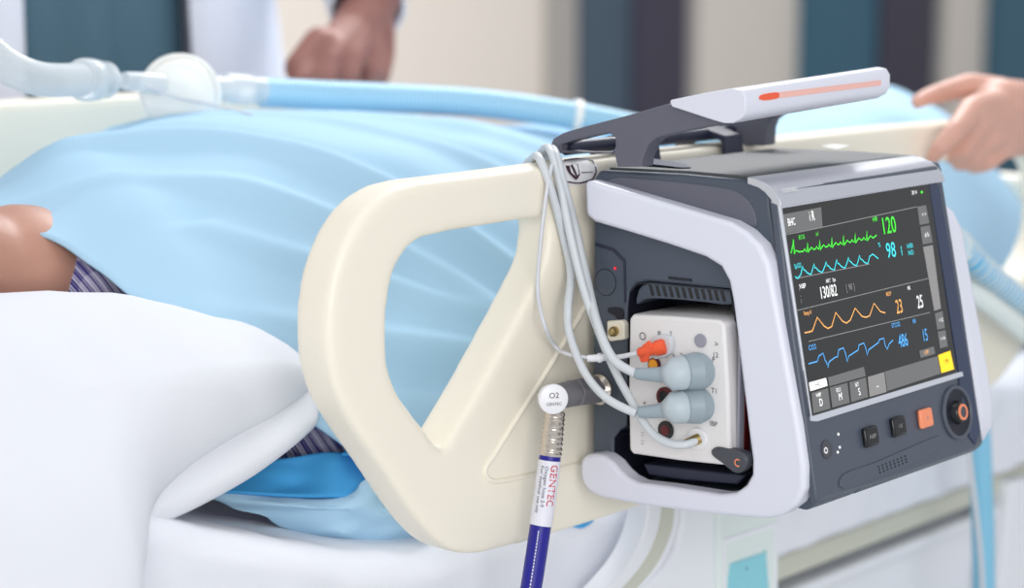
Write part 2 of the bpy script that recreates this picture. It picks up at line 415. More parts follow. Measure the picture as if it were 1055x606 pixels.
obj('foot_bracket', prism([bk], (0, 0.05, 0)), 'white', bed, bevel=0.006)
hb = [V((.62, 1.36, .5)), V((.62, 2.06, .5)), V((.62, 2.06, 1.0)), V((.62, 1.95, 1.08)), V((.62, 1.47, 1.08)), V((.62, 1.36, 1.0))]
obj('headboard', prism([hb], (-.035, 0, 0)), 'cream', bed, bevel=0.012)
fb = [V((2.80, 1.36, .45)), V((2.80, 2.06, .45)), V((2.80, 2.06, .84)), V((2.80, 1.95, .88)), V((2.80, 1.47, .88)), V((2.80, 1.36, .84))]
obj('footboard', prism([fb], (.035, 0, 0)), 'cream', bed, bevel=0.012)
# curved white support arm under the rail
def arm_prism(outl, y, d): return prism([[ony(px, py, y) for px, py in outl]], (0, d, 0))
arm_l = [(668, 505), (668, 528), (664, 548), (656, 568), (644, 587), (622, 612), (596, 640)]
arm_r = [(702, 505), (701, 535), (697, 553), (688, 574), (676, 592), (658, 612), (632, 640)]
def band(a, b):   # between fractions of the arm's width
    A = [(l[0] + (r[0] - l[0]) * a, l[1] + (r[1] - l[1]) * a) for l, r in zip(arm_l, arm_r)]
    B = [(l[0] + (r[0] - l[0]) * b, l[1] + (r[1] - l[1]) * b) for l, r in zip(arm_l, arm_r)]
    return [(p.x, p.y) for p in spline([V((q[0], q[1], 0)) for q in A], 4)] + [(p.x, p.y) for p in reversed(spline([V((q[0], q[1], 0)) for q in B], 4))]
sa = obj('support_arm', arm_prism(band(0, 1), 1.236, .03), 'white', bed, bevel=0.004)
obj('arm_inlay', arm_prism(band(.42, .80), 1.2345, .003), 'olive', sa)
# white post with control pad
pl = [(704, 500), (703, 540), (697, 565), (686, 583), (664, 606), (650, 640), (742, 640), (742, 500)]
post = obj('rail_post', prism([[ony(px, py, 1.238) for px, py in pl]], (0, .05, 0)), 'white', bed, bevel=0.006)
pb = [(741, 500), (803, 495), (803, 640), (741, 640)]
pnl = obj('control_housing', prism([[ony(px, py, 1.230) for px, py in pb]], (0, .06, 0)), 'palegreen', bed, bevel=0.005)
fr = [[ony(px, py, 1.2285) for px, py in q] for q in ([(746, 556), (801, 538), (801, 640), (746, 640)], [(748, 560), (799, 543), (799, 636), (748, 636)])]
obj('pad_frame', prism(fr, (0, .004, 0)), 'white', pnl)
pad = obj('control_pad', prism([smoothpoly([ony(px, py, 1.2275) for px, py in ((753, 588), (756, 581), (770, 576), (788, 570), (790, 573), (790, 640), (753, 640))], 2)], (0, .004, 0)), 'cyan', pnl, bevel=0.001)
obj('pad_mark', disc(ony(769, 586, 1.2274), (0, -1, 0), .0012, .0006), 'recess', pad)

# ------------------------------------------------------------------ mattress and sheet
def mz(x): return lerp([0.72, 1.30], [0.80, 0.635], x)
bm = bmesh.new(); n = 24; gt = []; gb = []
for i in range(n + 1):
    x = 0.70 + 2.0 * i / n
    gt.append([bm.verts.new((x, 1.325, mz(x))), bm.verts.new((x, 2.075, mz(x)))]); gb.append([bm.verts.new((x, 1.325, max(.508, mz(x) - .13))), bm.verts.new((x, 2.075, max(.508, mz(x) - .13)))])
for i in range(n):
    for q in ((gt[i][0], gt[i + 1][0], gt[i + 1][1], gt[i][1]), (gb[i][1], gb[i + 1][1], gb[i + 1][0], gb[i][0]), (gt[i][0], gb[i][0], gb[i + 1][0], gt[i + 1][0]), (gt[i][1], gt[i + 1][1], gb[i + 1][1], gb[i][1])): bm.faces.new(q)
bm.faces.new((gt[0][0], gt[0][1], gb[0][1], gb[0][0])); bm.faces.new((gt[n][1], gt[n][0], gb[n][0], gb[n][1]))
tag(obj('mattress', bm, 'matt', bevel=0.02), 'pale grey mattress lying on the bed deck beneath the white sheet', 'mattress')
bm = bmesh.new(); G = []
prof = [(0.0, 2.094), (-.12, 2.092), (-.03, 2.09), (-.002, 2.075)]
NX = 150
for i in range(NX + 1):
    x = 0.69 + 2.03 * i / NX; z = mz(x); row = []
    for j in range(46):
        t = j / 45
        if t < .6:
            y = 2.085 - (2.085 - 1.325) * t / .6; dz = 0.006; dyy = 0
        else:
            u = (t - .6) / .4; y = 1.325 - 0.032 * min(1, u * 4) ** .6; dz = 0.006 - .135 * u * u ** .15
        if t < .02: dz -= .05
        nn = noise.noise(V((x * 6, y * 5, t * 5))) * .009 + noise.noise(V((x * 17 + y * 5, y * 9, t * 9))) * .0055
        if t < .6: row.append(bm.verts.new((x, y, z + dz + abs(nn) * .8)))
        else: row.append(bm.verts.new((x, y - abs(nn) * 1.0, z + dz)))
    G.append(row)
for i in range(NX):
    for j in range(45): bm.faces.new((G[i][j], G[i + 1][j], G[i + 1][j + 1], G[i][j + 1]))
sh = obj('bed_sheet', bm, 'sheet', smooth=True)
s = sh.modifiers.new('thick', 'SOLIDIFY'); s.thickness = 0.002; s.offset = 1
tag(sh, 'white bed sheet spread over the mattress and hanging down its near side', 'sheet')

# ------------------------------------------------------------------ people
def head_blobs(bm, c, R, s=1.0):
    """c: centre between the ears; R: rotation, local -Y is the face, +Z the crown"""
    def P(x, y, z): return V(c) + R @ (V((x, y, z)) * s)
    ellipsoid(P(0, .012, .035), (.074 * s, .094 * s, .088 * s), bm, R)
    ellipsoid(P(0, -.022, -.03), (.062 * s, .07 * s, .085 * s), bm, R)
    ellipsoid(P(0, -.058, -.093), (.026 * s, .026 * s, .022 * s), bm, R)
    capsule(P(0, -.088, .012), .008 * s, P(0, -.106, -.026), .012 * s, bm)
    for q in (-1, 1):
        ellipsoid(P(q * .011, -.096, -.03), (.008 * s, .01 * s, .007 * s), bm, R)
        capsule(P(q * .016, -.082, .024), .010 * s, P(q * .046, -.068, .024), .009 * s, bm)
        ellipsoid(P(q * .030, -.074, .008), (.014 * s, .011 * s, .010 * s), bm, R)
        ellipsoid(P(q * .04, -.058, -.025), (.024 * s, .022 * s, .02 * s), bm, R)
        ellipsoid(P(q * .076, .008, -.004), (.010 * s, .02 * s, .032 * s), bm, R)
        ellipsoid(P(q * .074, .002, -.033), (.009 * s, .01 * s, .012 * s), bm, R)
        capsule(P(q * .06, -.0, -.05), .03 * s, P(q * .025, -.05, -.088), .022 * s, bm)
    capsule(P(-.017, -.088, -.056), .007 * s, P(.017, -.088, -.056), .007 * s, bm)
    capsule(P(-.015, -.086, -.066), .008 * s, P(.015, -.086, -.066), .008 * s, bm)
def hair_bm(c, R, s=1.0):
    bm = bmesh.new()
    ellipsoid(V(c) + R @ V((0, .024 * s, .05 * s)), (.080 * s, .096 * s, .086 * s), bm, R)
    ellipsoid(V(c) + R @ V((0, .05 * s, .0)), (.076 * s, .066 * s, .08 * s), bm, R)
    return fuse(bm, .006, 3)
def chain(bm, pts):
    for (p, r), (q, s) in zip(pts[:-1], pts[1:]): capsule(p, r, q, s, bm)
def rot_axes(fwd, up):   # columns so that local -Y = fwd and +Z ~ up
    y = -V(fwd).normalized(); z = V(up); z = (z - y * z.dot(y)).normalized(); x = y.cross(z)
    return Matrix((x, y, z)).transposed()

# patient ------------------------------------------------
RP = rot_axes((-0.1, -0.15, 1), (-1, 0, 0.18))
HC = V((0.866, 1.645, 0.930))
bm = bmesh.new(); head_blobs(bm, HC, RP, 1.08)
chain(bm, [(HC + V((.11, -.01, .005)), .056), (V((1.06, 1.62, .895)), .048)])
neck0 = V((0.985, 1.65, 0.90)); neck1 = V((1.16, 1.66, 0.885))
chain(bm, [(neck0, .066), (V((1.06, 1.64, .905)), .070), (neck1, .075)])
sh_n, sh_f = V((1.21, 1.545, .825)), V((1.22, 1.86, .845))
for y in (1.60, 1.67, 1.74):
    chain(bm, [(V((1.20, y, .865)), .085), (V((1.45, y, .85)), .095), (V((1.70, y, .765)), .085)])
chain(bm, [(sh_n, .055), (V((1.31, 1.475, .735)), .046), (V((1.40, 1.49, .73)), .043), (V((1.64, 1.55, .725)), .03)])
chain(bm, [(sh_f, .062), (V((1.36, 1.93, .77)), .048), (V((1.62, 1.90, .735)), .03)])
for y, q in ((1.60, -1), (1.76, 1)):
    chain(bm, [(V((1.74, y, .75)), .085), (V((2.15, y + q * .02, .735)), .062), (V((2.52, y + q * .02, .70)), .042), (V((2.60, y + q * .02, .695)), .038)])
    capsule(V((2.60, y + q * .02, .70)), .036, V((2.62, y + q * .03, .86)), .026, bm)
def relaxed_hand(bm, wrist, dirv, up, s=1.0, side=1):
    d = V(dirv).normalized(); u = V(up).normalized(); l = d.cross(u) * side
    W = V(wrist)
    for k in range(4):
        o_ = l * (.03 - .02 * k) * s; L = (.036, .042, .039, .03)[k] * s
        m_ = W + d * .085 * s + o_
        capsule(W + o_ * .55, .014 * s, m_, .0115 * s, bm)
        a = m_ + d * L - u * .006; b_ = a + d * L * .7 - u * .014; c_ = b_ + d * L * .45 - u * .014
        chain(bm, [(m_, .0105 * s), (a, .0092 * s), (b_, .0085 * s), (c_, .0072 * s)])
    t0 = W + l * .022 * s + d * .02 * s; t1 = W + l * .052 * s + d * .05 * s - u * .008; t2 = t1 + d * .032 * s + l * .008 - u * .008
    chain(bm, [(t0, .016 * s), (t1, .012 * s), (t2, .0105 * s), (t2 + d * .024 * s, .0085 * s)])
relaxed_hand(bm, V((1.66, 1.55, .722)), (1, .05, -.05), (0, -.2, 1), 1.0, 1)
relaxed_hand(bm, V((1.64, 1.90, .732)), (1, -.05, -.05), (0, .2, 1), 1.0, -1)
pat = obj('person', fuse(bm, .0055, 5), 'skinp', smooth=True)
tag(pat, 'person lying on the back under the sky-blue blanket in a purple plaid shirt', 'person')
obj('hair', hair_bm(HC, RP, 1.08), 'hair', pat, smooth=True)
bm = bmesh.new()
for y in (1.585, 1.67, 1.755):
    chain(bm, [(V((1.205, y, .858)), .094), (V((1.45, y, .855)), .106), (V((1.70, y, .77)), .097)])
chain(bm, [(V((1.185, 1.575, .862)), .066), (sh_n, .062), (V((1.31, 1.475, .735)), .056), (V((1.42, 1.495, .73)), .053)])
chain(bm, [(V((1.17, 1.78, .872)), .070), (sh_f, .074), (V((1.36, 1.93, .77)), .06)])
chain(bm, [(V((1.118, 1.615, .884)), .066), (V((1.19, 1.67, .885)), .085)])
obj('shirt', fuse(bm, .006, 5), 'plaid', pat, smooth=True)

# standing people ----------------------------------------
def stander(base, face, label, skinm, torso, trousers, arms, hand_fn, coat=None, open_front=False, hairm='hair'):
    """arms: two (shoulder, elbow, wrist) triples; hand_fn adds the hands"""
    f = V((face[0], face[1], 0)).normalized(); r = f.cross(ZZ); B = V(base)
    def P(a, b, z): return B + r * a + f * b + ZZ * z
    bm = bmesh.new()
    R = rot_axes(f, ZZ); head_blobs(bm, P(0, .02, 1.58), R)
    chain(bm, [(P(0, 0, 1.50), .055), (P(0, -.01, 1.40), .06)])
    for a in (-.08, 0, .08): chain(bm, [(P(a, 0, 1.32), .095), (P(a, .01, 1.12), .09), (P(a, 0, .93), .10)])
    for q in (-1, 1): chain(bm, [(P(q * .10, 0, .88), .09), (P(q * .11, .01, .48), .06), (P(q * .11, -.01, .10), .042)]); capsule(P(q * .11, -.03, .045), .04, P(q * .12, .14, .035), .032, bm)
    for S, E, W_ in arms: chain(bm, [(S, .058), (E, .043), (W_, .029)])
    hand_fn(bm)
    body = obj('person', fuse(bm, .0055, 4), skinm, smooth=True); tag(body, label, 'person')
    obj('hair', hair_bm(P(0, .02, 1.58), R), hairm, body, smooth=True)
    bm = bmesh.new()
    for q in (-1, 1): chain(bm, [(P(q * .10, 0, .90), .105), (P(q * .11, .01, .48), .08), (P(q * .11, -.01, .12), .065)])
    obj('trousers', fuse(bm, .008, 4), trousers, body, smooth=True)
    for q in (-1, 1):
        bm = bmesh.new(); capsule(P(q * .11, -.05, .055), .055, P(q * .12, .16, .045), .044, bm); obj('shoe', fuse(bm, .006, 3), 'lid', body, smooth=True)
    bm = bmesh.new()
    for a in (-.10, 0, .10): chain(bm, [(P(a, 0, 1.34), .10), (P(a, .01, 1.12), .103), (P(a, 0, .86), .118)])
    for S, E, W_ in arms:
        if coat is None: chain(bm, [(S, .072), (S.lerp(E, .65), .062)])
        else: chain(bm, [(S, .066), (S.lerp(E, .5), .056)])
    obj('scrub_top', fuse(bm, .007, 4), torso, body, smooth=True)
    return body, P
# doctor: behind the far rail, fist resting near it
wr = ony(388, -4, 2.16); fistc = ony(346, 62, 2.13)
dbase = ony(118, 300, 2.52); dbase.z = 0
dbase = V((ony(58, 60, 2.52).x, 2.52, 0))
dS = V((dbase.x + .20, 2.50, 1.38)); dE = V((dbase.x + .46, 2.42, 1.30))
dS2 = V((dbase.x - .20, 2.50, 1.38)); dE2 = V((dbase.x - .30, 2.52, 1.10)); dW2 = V((dbase.x - .26, 2.42, .88))
def fist(bm):
    W_ = wr; c = fistc
    chain(bm, [(W_, .040), (W_.lerp(c, .5), .038)])
    top = W_.lerp(c, .55)
    kn = [ony(px, py, y) for px, py, y in ((383, 55, 2.115), (362, 60, 2.10), (338, 62, 2.10), (316, 66, 2.11))]
    md = [ony(px, py, y) for px, py, y in ((383, 76, 2.10), (360, 80, 2.085), (335, 82, 2.085), (310, 82, 2.095))]
    tp = [ony(px, py, y) for px, py, y in ((374, 84, 2.125), (352, 87, 2.115), (330, 87, 2.115), (308, 86, 2.12))]
    for k in range(4):
        capsule(W_.lerp(top, .6), .030, kn[k], .019, bm)
        chain(bm, [(kn[k], .0185), (md[k], .0155), (tp[k], .014)])
    chain(bm, [(ony(394, 30, 2.13), .020), (ony(398, 56, 2.12), .014), (ony(394, 80, 2.105), .012)])
    chain(bm, [(ony(330, 45, 2.12), .026), (ony(308, 70, 2.115), .022)])
    relaxed_hand(bm, dW2, (.05, -.1, -1), (-1, 0, 0), 1.0, 1)
doc, PD = stander(dbase, (-.05, -1), 'person standing behind the far rail in an open white coat over dark teal scrubs', 'skind', 'scrub', 'scrub',
                  [(dS, dE, wr), (dS2, dE2, dW2)], fist, coat=True)
# coat: two front panels, back and sleeves, as one cloth
bm = bmesh.new(); rows = []
a0, a1 = math.radians(-68), math.radians(248)
for i in range(61):
    a = a0 + (a1 - a0) * i / 60; row = []
    for j in range(31):
        z = 1.44 - .92 * j / 30
        flare = 1 + .28 * (j / 30) ** 1.5
        rip = 1 + .045 * math.sin(a * 9 + z * 3) * (j / 30) + .02 * math.sin(a * 17 - z * 6)
        sh_ = 1 - .45 * max(0, 1 - j / 4)
        rx_, ry_ = .385 * flare * rip * sh_, .150 * flare * rip
        row.append(bm.verts.new((dbase.x + rx_ * math.cos(a), 2.52 + ry_ * math.sin(a), z)))
    rows.append(row)
for i in range(60):
    for j in range(30): bm.faces.new((rows[i][j], rows[i + 1][j], rows[i + 1][j + 1], rows[i][j + 1]))
ct = obj('coat', bm, 'coat', doc, smooth=True)
so = ct.modifiers.new('t', 'SOLIDIFY'); so.thickness = .004
for S, E, W_ in ((dS, dE, wr), (dS2, dE2, dW2)):
    bm = bmesh.new(); cu = W_.lerp(fistc, .22) if W_ is wr else E.lerp(W_, .93)
    tube(spline([S, S.lerp(E, .5), E, E.lerp(W_, .5), cu], 6), [.082 - .024 * k / 24 for k in range(25)], bm, 24, caps=False)
    o = obj('sleeve', bm, 'coat', doc, smooth=True); so = o.modifiers.new('t', 'SOLIDIFY'); so.thickness = .004
# assistant at the foot, hand gripping the rail
aW = ony(1078, 112, 1.215)
aS, aE = V((3.10, 1.20, 1.34)), V((2.80, 1.10, 1.06))
aS2, aE2, aW2 = V((3.24, 1.58, 1.36)), V((3.30, 1.66, 1.10)), V((3.26, 1.62, .9))
def grip(bm):
    Pn = lambda px, py, y: ony(px, py, y)
    W_ = aW
    chain(bm, [(aE.lerp(W_, .7), .036), (W_, .034)])
    capsule(W_, .034, Pn(1030, 108, 1.215), .034, bm); capsule(Pn(1052, 132, 1.215), .032, Pn(1030, 140, 1.215), .028, bm)
    kn = [Pn(1002, 112, 1.198), Pn(1008, 128, 1.192), Pn(1018, 142, 1.192), Pn(1032, 152, 1.198)]
    for k in range(4): capsule(Pn(1050, 105 + 12 * k, 1.215), .026, kn[k], .0165, bm)
    chain(bm, [(kn[0], .0165), (Pn(984, 136, 1.186), .0135), (Pn(969, 152, 1.193), .0115), (Pn(961, 163, 1.202), .0095)])
    for k, q in ((1, ((993, 154), (979, 160))), (2, ((1004, 163), (989, 168))), (3, ((1018, 166), (1004, 171)))):
        chain(bm, [(kn[k], .016), (Pn(*q[0], 1.205), .0135), (Pn(*q[1], 1.225), .0115), (Pn(q[1][0] + 6, q[1][1] - 3, 1.245), .010)])
    chain(bm, [(Pn(1030, 98, 1.24), .024), (Pn(1000, 88, 1.268), .017), (Pn(976, 94, 1.282), .0145), (Pn(956, 100, 1.285), .012), (Pn(945, 105, 1.285), .010)])
    relaxed_hand(bm, aW2, (-.1, 0, -1), (0, 1, 0), 1.0, 1)
ab, PA = stander((3.22, 1.37, 0), (-1, .0), 'person at the foot of the bed gripping the near rail with one bare hand', 'skin', 'navycloth', 'navycloth', [(aS, aE, aW), (aS2, aE2, aW2)], grip)

# ------------------------------------------------------------------ pillow
def plane_pt(px, py, p0, nrm):
    d = ray(px, py); return CAM + d * ((p0 - CAM).dot(nrm) / d.dot(nrm))
PN = V((0.06, -0.60, 0.80)).normalized(); PP = ony(150, 450, 1.38)
def cushion(outl, thick, pw, wrinkle, back=0.6, ctr=None, rings=40, sub=3):
    pts = spline([plane_pt(px, py, PP, PN) for px, py in outl], sub, True)
    c = plane_pt(*ctr, PP, PN) if ctr else sum(pts, V()) / len(pts)
    bm = bmesh.new(); N = len(pts); prevF = None
    def ringv(s, sign, T):
        h = T * (1 - s ** pw) ** .62
        row = []
        for p in pts:
            q = c + (p - c) * s
            wv = wrinkle * (noise.noise(q * 7) * .6 + noise.noise(V((q.x * 22, q.y * 9, q.z * 9))) * .35) * (1 - .35 * s) * (s ** .5)
            row.append(bm.verts.new(q + PN * (sign * h + (wv if sign > 0 else 0) * (1 if s < .99 else .3))))
        return row
    edge = ringv(1.0, 1, 0); last = edge
    for sign, T in ((1, thick), (-1, thick * back)):
        last = edge
        for i in range(1, rings):
            s = 1 - i / rings; cur = ringv(s, sign, T)
            for k in range(N): bm.faces.new((last[k], last[(k + 1) % N], cur[(k + 1) % N], cur[k]) if sign > 0 else (last[(k + 1) % N], last[k], cur[k], cur[(k + 1) % N]))
            last = cur
        v = bm.verts.new(c + PN * sign * T)
        for k in range(N): bm.faces.new((last[k], last[(k + 1) % N], v) if sign > 0 else (last[(k + 1) % N], last[k], v))
    return bm
pil_out = [(-190, 420), (-150, 345), (-60, 312), (40, 306), (110, 309), (180, 319), (250, 340), (300, 364), (320, 384), (323, 394), (312, 408), (282, 430), (250, 447), (215, 468), (185, 490), (160, 518), (152, 552), (146, 606), (130, 690), (0, 720), (-150, 640), (-200, 520)]
pil = obj('pillow', cushion(pil_out, .060, 2.4, .017, 0.7, (60, 450)), 'pillow', smooth=True)
tag(pil, 'puffy white pillow under the patient, its open end towards the rail', 'pillow')
# the deeper layer of the pillowcase showing along its open end
hem = [(200, 400), (290, 372), (322, 386), (328, 402), (328, 432), (318, 446), (295, 466), (262, 490), (230, 509), (195, 527), (160, 542), (140, 548), (80, 500)]
PPs = PP; PP = PP - PN * .012
obj('pillowcase_flap', cushion(hem, .013, 9.0, .006, .4, (215, 450)), 'pillow', pil, smooth=True)
PP = PPs

# ------------------------------------------------------------------ blanket
def ridge(x): return lerp([.90, 1.05, 1.17, 1.32, 1.50, 1.66, 1.85, 2.2, 2.45, 2.58, 2.72, 2.80], [.945, .975, 1.016, 1.034, 1.034, 1.022, 1.000, .984, 1.006, 1.026, 1.014, .93], x)
prof_y = [2.095, 2.085, 2.04, 1.93, 1.72, 1.60, 1.54, 1.49, 1.44, 1.405, 1.385, 1.375, 1.36]
prof_z = [-.34, -.24, -.13, -.045, 0.0, -.028, -.07, -.125, -.195, -.265, -.325, -.365, -.385]   # relative to the ridge
xl_ = [.93, .93, .92, .90, .955, 1.045, 1.075, 1.10, 1.145, 1.22, 1.285, 1.32, 1.34]
bm = bmesh.new(); G = []; NX, NT = 230, 150
def prof_at(arr, t):
    f = t * (len(arr) - 1); i = min(int(f), len(arr) - 2); u = f - i
    p0, p1, p2, p3 = arr[max(i - 1, 0)], arr[i], arr[i + 1], arr[min(i + 2, len(arr) - 1)]
    return .5 * (2 * p1 + (p2 - p0) * u + (2 * p0 - 5 * p1 + 4 * p2 - p3) * u * u + (3 * p1 - p0 - 3 * p2 + p3) * u ** 3)
def crease(d, wd): return math.exp(-(d / wd) ** 2)
for i in range(NX + 1):
    row = []
    for j in range(NT + 1):
        t = j / NT; s = i / NX
        x = prof_at(xl_, t) + (2.80 - prof_at(xl_, t)) * s
        y = prof_at(prof_y, t); rz = ridge(x); zr = prof_at(prof_z, t)
        low = (rz + zr - .655) / .4
        if t > .4: zr *= (rz - .655) / (1.04 - .655)
        if t < .4: zr -= lerp([.9, 1.42], [.13, 0], x) * min(1, max(0, (y - 1.70) / .25))
        z = rz + zr
        body = min(1, s * 8)
        amp = .012
        d = amp * (noise.noise(V((x * 3.2 + y * 2.5, y * 3.5 - x, z * 3))) * 1.0 + .45 * noise.noise(V((x * 8 + y * 7, (y - z) * 5, 3)))) 
        # long soft folds running from the chest down towards the near side
        d += .016 * crease((x - 1.33) * .8 - (1.62 - y) * 1.35 + .02, .022) - .008 * crease((x - 1.36) * .8 - (1.62 - y) * 1.35, .03)
        d += .010 * crease((x - 1.62) * .7 - (1.68 - y) * 1.2, .025)
        d += .010 * crease((z - .83) + (x - 1.35) * .22, .012) * (1 if t > .5 else 0) - .010 * crease((z - .80) + (x - 1.35) * .22, .016) * (1 if t > .5 else 0)
        d += .009 * crease((z - .91) + (x - 1.3) * .38, .012) * (1 if t > .5 else 0)
        d += .010 * crease((x - 1.18) * .9 - (1.60 - y) * 1.9, .02) + .011 * crease((x - 1.50) * .75 - (1.66 - y) * 1.05, .018) - .008 * crease((x - 1.53) * .75 - (1.66 - y) * 1.05, .02)
        d += .006 * noise.noise(V((x * 14, t * 4, 9))) * max(0, t - .75) * 4
        nrm = V((0, -.3 - .9 * max(0, t - .4), .9 - .6 * max(0, t - .4))).normalized() if t > .3 else V((0, .3, .9))
        p = V((x, y, z)) + nrm * (d * body)
        row.append(bm.verts.new(p))
    G.append(row)
for i in range(NX):
    for j in range(NT): bm.faces.new((G[i][j], G[i + 1][j], G[i + 1][j + 1], G[i][j + 1]))
bl = obj('blanket', bm, 'blanket', smooth=True)
so = bl.modifiers.new('t', 'SOLIDIFY'); so.thickness = .003; so.offset = 1
tag(bl, 'sky-blue blanket draped over the patient from shoulders to feet', 'blanket')
# bunched lower hem lying on the mattress beside the rail
def fold_strip(cols, name, m, wr_):
    """cols: list of lists of (px, py, y): a crumpled cloth strip lofted between polylines"""
    L = [spline([ony(a, b, y) for a, b, y in c], 10) for c in cols]
    n = len(L[0]); bm = bmesh.new(); G = []
    for k in range(n):
        sec = spline([l[k] for l in L], 6)
        G.append([bm.verts.new(p + V((0, -1, .4)) * wr_ * (noise.noise(p * 26) + .6 * noise.noise(V((p.x * 30, p.y * 30, p.z * 75))))) for p in sec])
    for i in range(n - 1):
        for j in range(len(G[0]) - 1): bm.faces.new((G[i][j], G[i + 1][j], G[i + 1][j + 1], G[i][j + 1]))
    o = obj(name, bm, m, bl, smooth=True); so = o.modifiers.new('t', 'SOLIDIFY'); so.thickness = .003
    return o
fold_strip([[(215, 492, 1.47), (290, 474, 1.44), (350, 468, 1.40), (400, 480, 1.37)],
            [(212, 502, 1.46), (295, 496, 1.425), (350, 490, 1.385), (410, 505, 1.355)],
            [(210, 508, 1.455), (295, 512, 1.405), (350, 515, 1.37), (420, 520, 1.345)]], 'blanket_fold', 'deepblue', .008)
fold_strip([[(205, 507, 1.46), (295, 509, 1.41), (350, 512, 1.375), (372, 496, 1.355), (398, 490, 1.35), (430, 500, 1.35)],
            [(222, 518, 1.45), (295, 520, 1.395), (345, 524, 1.36), (385, 508, 1.345), (410, 512, 1.34), (445, 520, 1.335)],
            [(262, 532, 1.43), (325, 528, 1.38), (365, 528, 1.35), (395, 527, 1.338), (425, 534, 1.332), (460, 534, 1.33)],
            [(318, 549, 1.39), (350, 545, 1.36), (385, 542, 1.345), (410, 545, 1.338), (435, 548, 1.332), (470, 545, 1.33)],
            [(326, 557, 1.395), (360, 558, 1.365), (390, 560, 1.35), (420, 557, 1.345), (440, 556, 1.34), (475, 552, 1.335)]], 'blanket_fold', 'blanket', .015)
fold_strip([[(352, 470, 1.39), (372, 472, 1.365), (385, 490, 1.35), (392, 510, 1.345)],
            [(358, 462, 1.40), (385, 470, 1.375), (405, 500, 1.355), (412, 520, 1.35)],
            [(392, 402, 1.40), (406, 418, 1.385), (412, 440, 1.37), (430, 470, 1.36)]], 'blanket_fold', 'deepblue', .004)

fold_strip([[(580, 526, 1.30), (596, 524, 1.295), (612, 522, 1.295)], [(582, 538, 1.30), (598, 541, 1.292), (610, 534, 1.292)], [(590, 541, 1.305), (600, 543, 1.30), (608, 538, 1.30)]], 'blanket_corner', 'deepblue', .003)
# ------------------------------------------------------------------ breathing circuit
def corrugated(pts, r, amp, pitch, n=40, seg=16):
    P = spline(pts, n); out = [P[0]]; rad = []; d = 0; ds = [0]
    for a, b in zip(P[:-1], P[1:]): d += (b - a).length; ds.append(d)
    step = pitch / 4; Q = []; R_ = []; k = 0; s = 0; i = 0
    while s < d:
        while ds[i + 1] < s: i += 1
        u = (s - ds[i]) / max(ds[i + 1] - ds[i], 1e-9)
        Q.append(P[i].lerp(P[i + 1], u)); R_.append(r + amp * (0, 1, 1, 0)[k % 4]); k += 1; s += step
    return tube(Q, R_, seg=seg)
ch = obj('corrugated_hose', corrugated([ony(-60, 20, 1.62), ony(-20, 48, 1.66), ony(10, 70, 1.70), ony(45, 82, 1.73), ony(84, 82, 1.76)], .0165, .0016, .006), 'clear', smooth=True)
tag(ch, 'clear corrugated breathing hose curving in above the patient at the left', 'hose')
cb = thing('hose_connector', 'clear plastic hose connector between the corrugated hose and the white filter', 'connector', ony(108, 82, 1.77))
cdir = (ony(140, 83, 1.80) - ony(84, 82, 1.76)).normalized()
obj('connector_body', lathe([(0, .013), (0, .020), (.004, .0225), (.03, .0225), (.034, .0205), (.05, .0205), (.054, .013), (.066, .012)], ony(82, 82, 1.76), cdir, 28), 'clear', cb, smooth='auto')
obj('connector_ring', lathe([(0, .0205), (0, .0235), (.008, .0235), (.008, .0205)], ony(82, 82, 1.76) + cdir * .010, cdir, 28), 'clear', cb, smooth='auto')
fl = thing('breathing_filter', 'round white breathing filter lying on top of the blanket', 'filter', ony(182, 84, 1.79))
fc = ony(185, 98, 1.79); fax = V((.60, .64, .10)).normalized()
obj('filter_housing', lathe([(-.014, .012), (-.014, .030), (-.008, .040), (0, .042), (.018, .042), (.022, .036), (.026, .014)], fc, fax, 40), 'whiteplastic', fl, smooth='auto')
obj('filter_rim', lathe([(.003, .0425), (.003, .0465), (.011, .0465), (.011, .0425)], fc, fax, 40), 'whiteplastic', fl, smooth='auto')
obj('filter_port', tube([ony(128, 83, 1.785), ony(150, 85, 1.785), ony(166, 87, 1.785)], [.010, .012, .012]), 'clear', fl, smooth='auto')
obj('filter_outlet', tube([ony(200, 88, 1.80), ony(222, 90, 1.81), ony(240, 92, 1.81)], [.015, .014, .016]), 'clear', fl, smooth='auto')
obj('sampling_line', tube(spline([ony(150, 88, 1.775), ony(185, 101, 1.76), ony(215, 107, 1.75), ony(260, 118, 1.70)], 8), .0016, seg=8), 'lead', fl, smooth=True)
bh = thing('breathing_hose', 'light blue breathing hose with white end cuff lying along the blanket behind the monitor', 'hose', ony(450, 105, 1.75))
hp = [ony(268, 95, 1.81), ony(330, 98, 1.785), ony(400, 101, 1.76), ony(500, 107, 1.71), ony(600, 121, 1.64), ony(680, 138, 1.57), ony(760, 156, 1.50)]
hs = obj('hose_tube', corrugated(hp, .0175, .001, .006), 'clearblue', bh, smooth=True)
obj('hose_cuff', lathe([(0, .014), (0, .0185), (.03, .0185), (.033, .0165), (.05, .0165)], ony(232, 91, 1.815), (hp[1] - ony(232, 91, 1.815)), 28), 'clear', bh, smooth='auto')
c_ = ony(594, 119.5, 1.645); ax_ = (hp[5] - hp[3]).normalized()
obj('hose_clip', lathe([(-.005, .0165), (-.005, .021), (.005, .021), (.005, .0165)], c_, ax_, 28), 'whiteplastic', bh, smooth='auto')
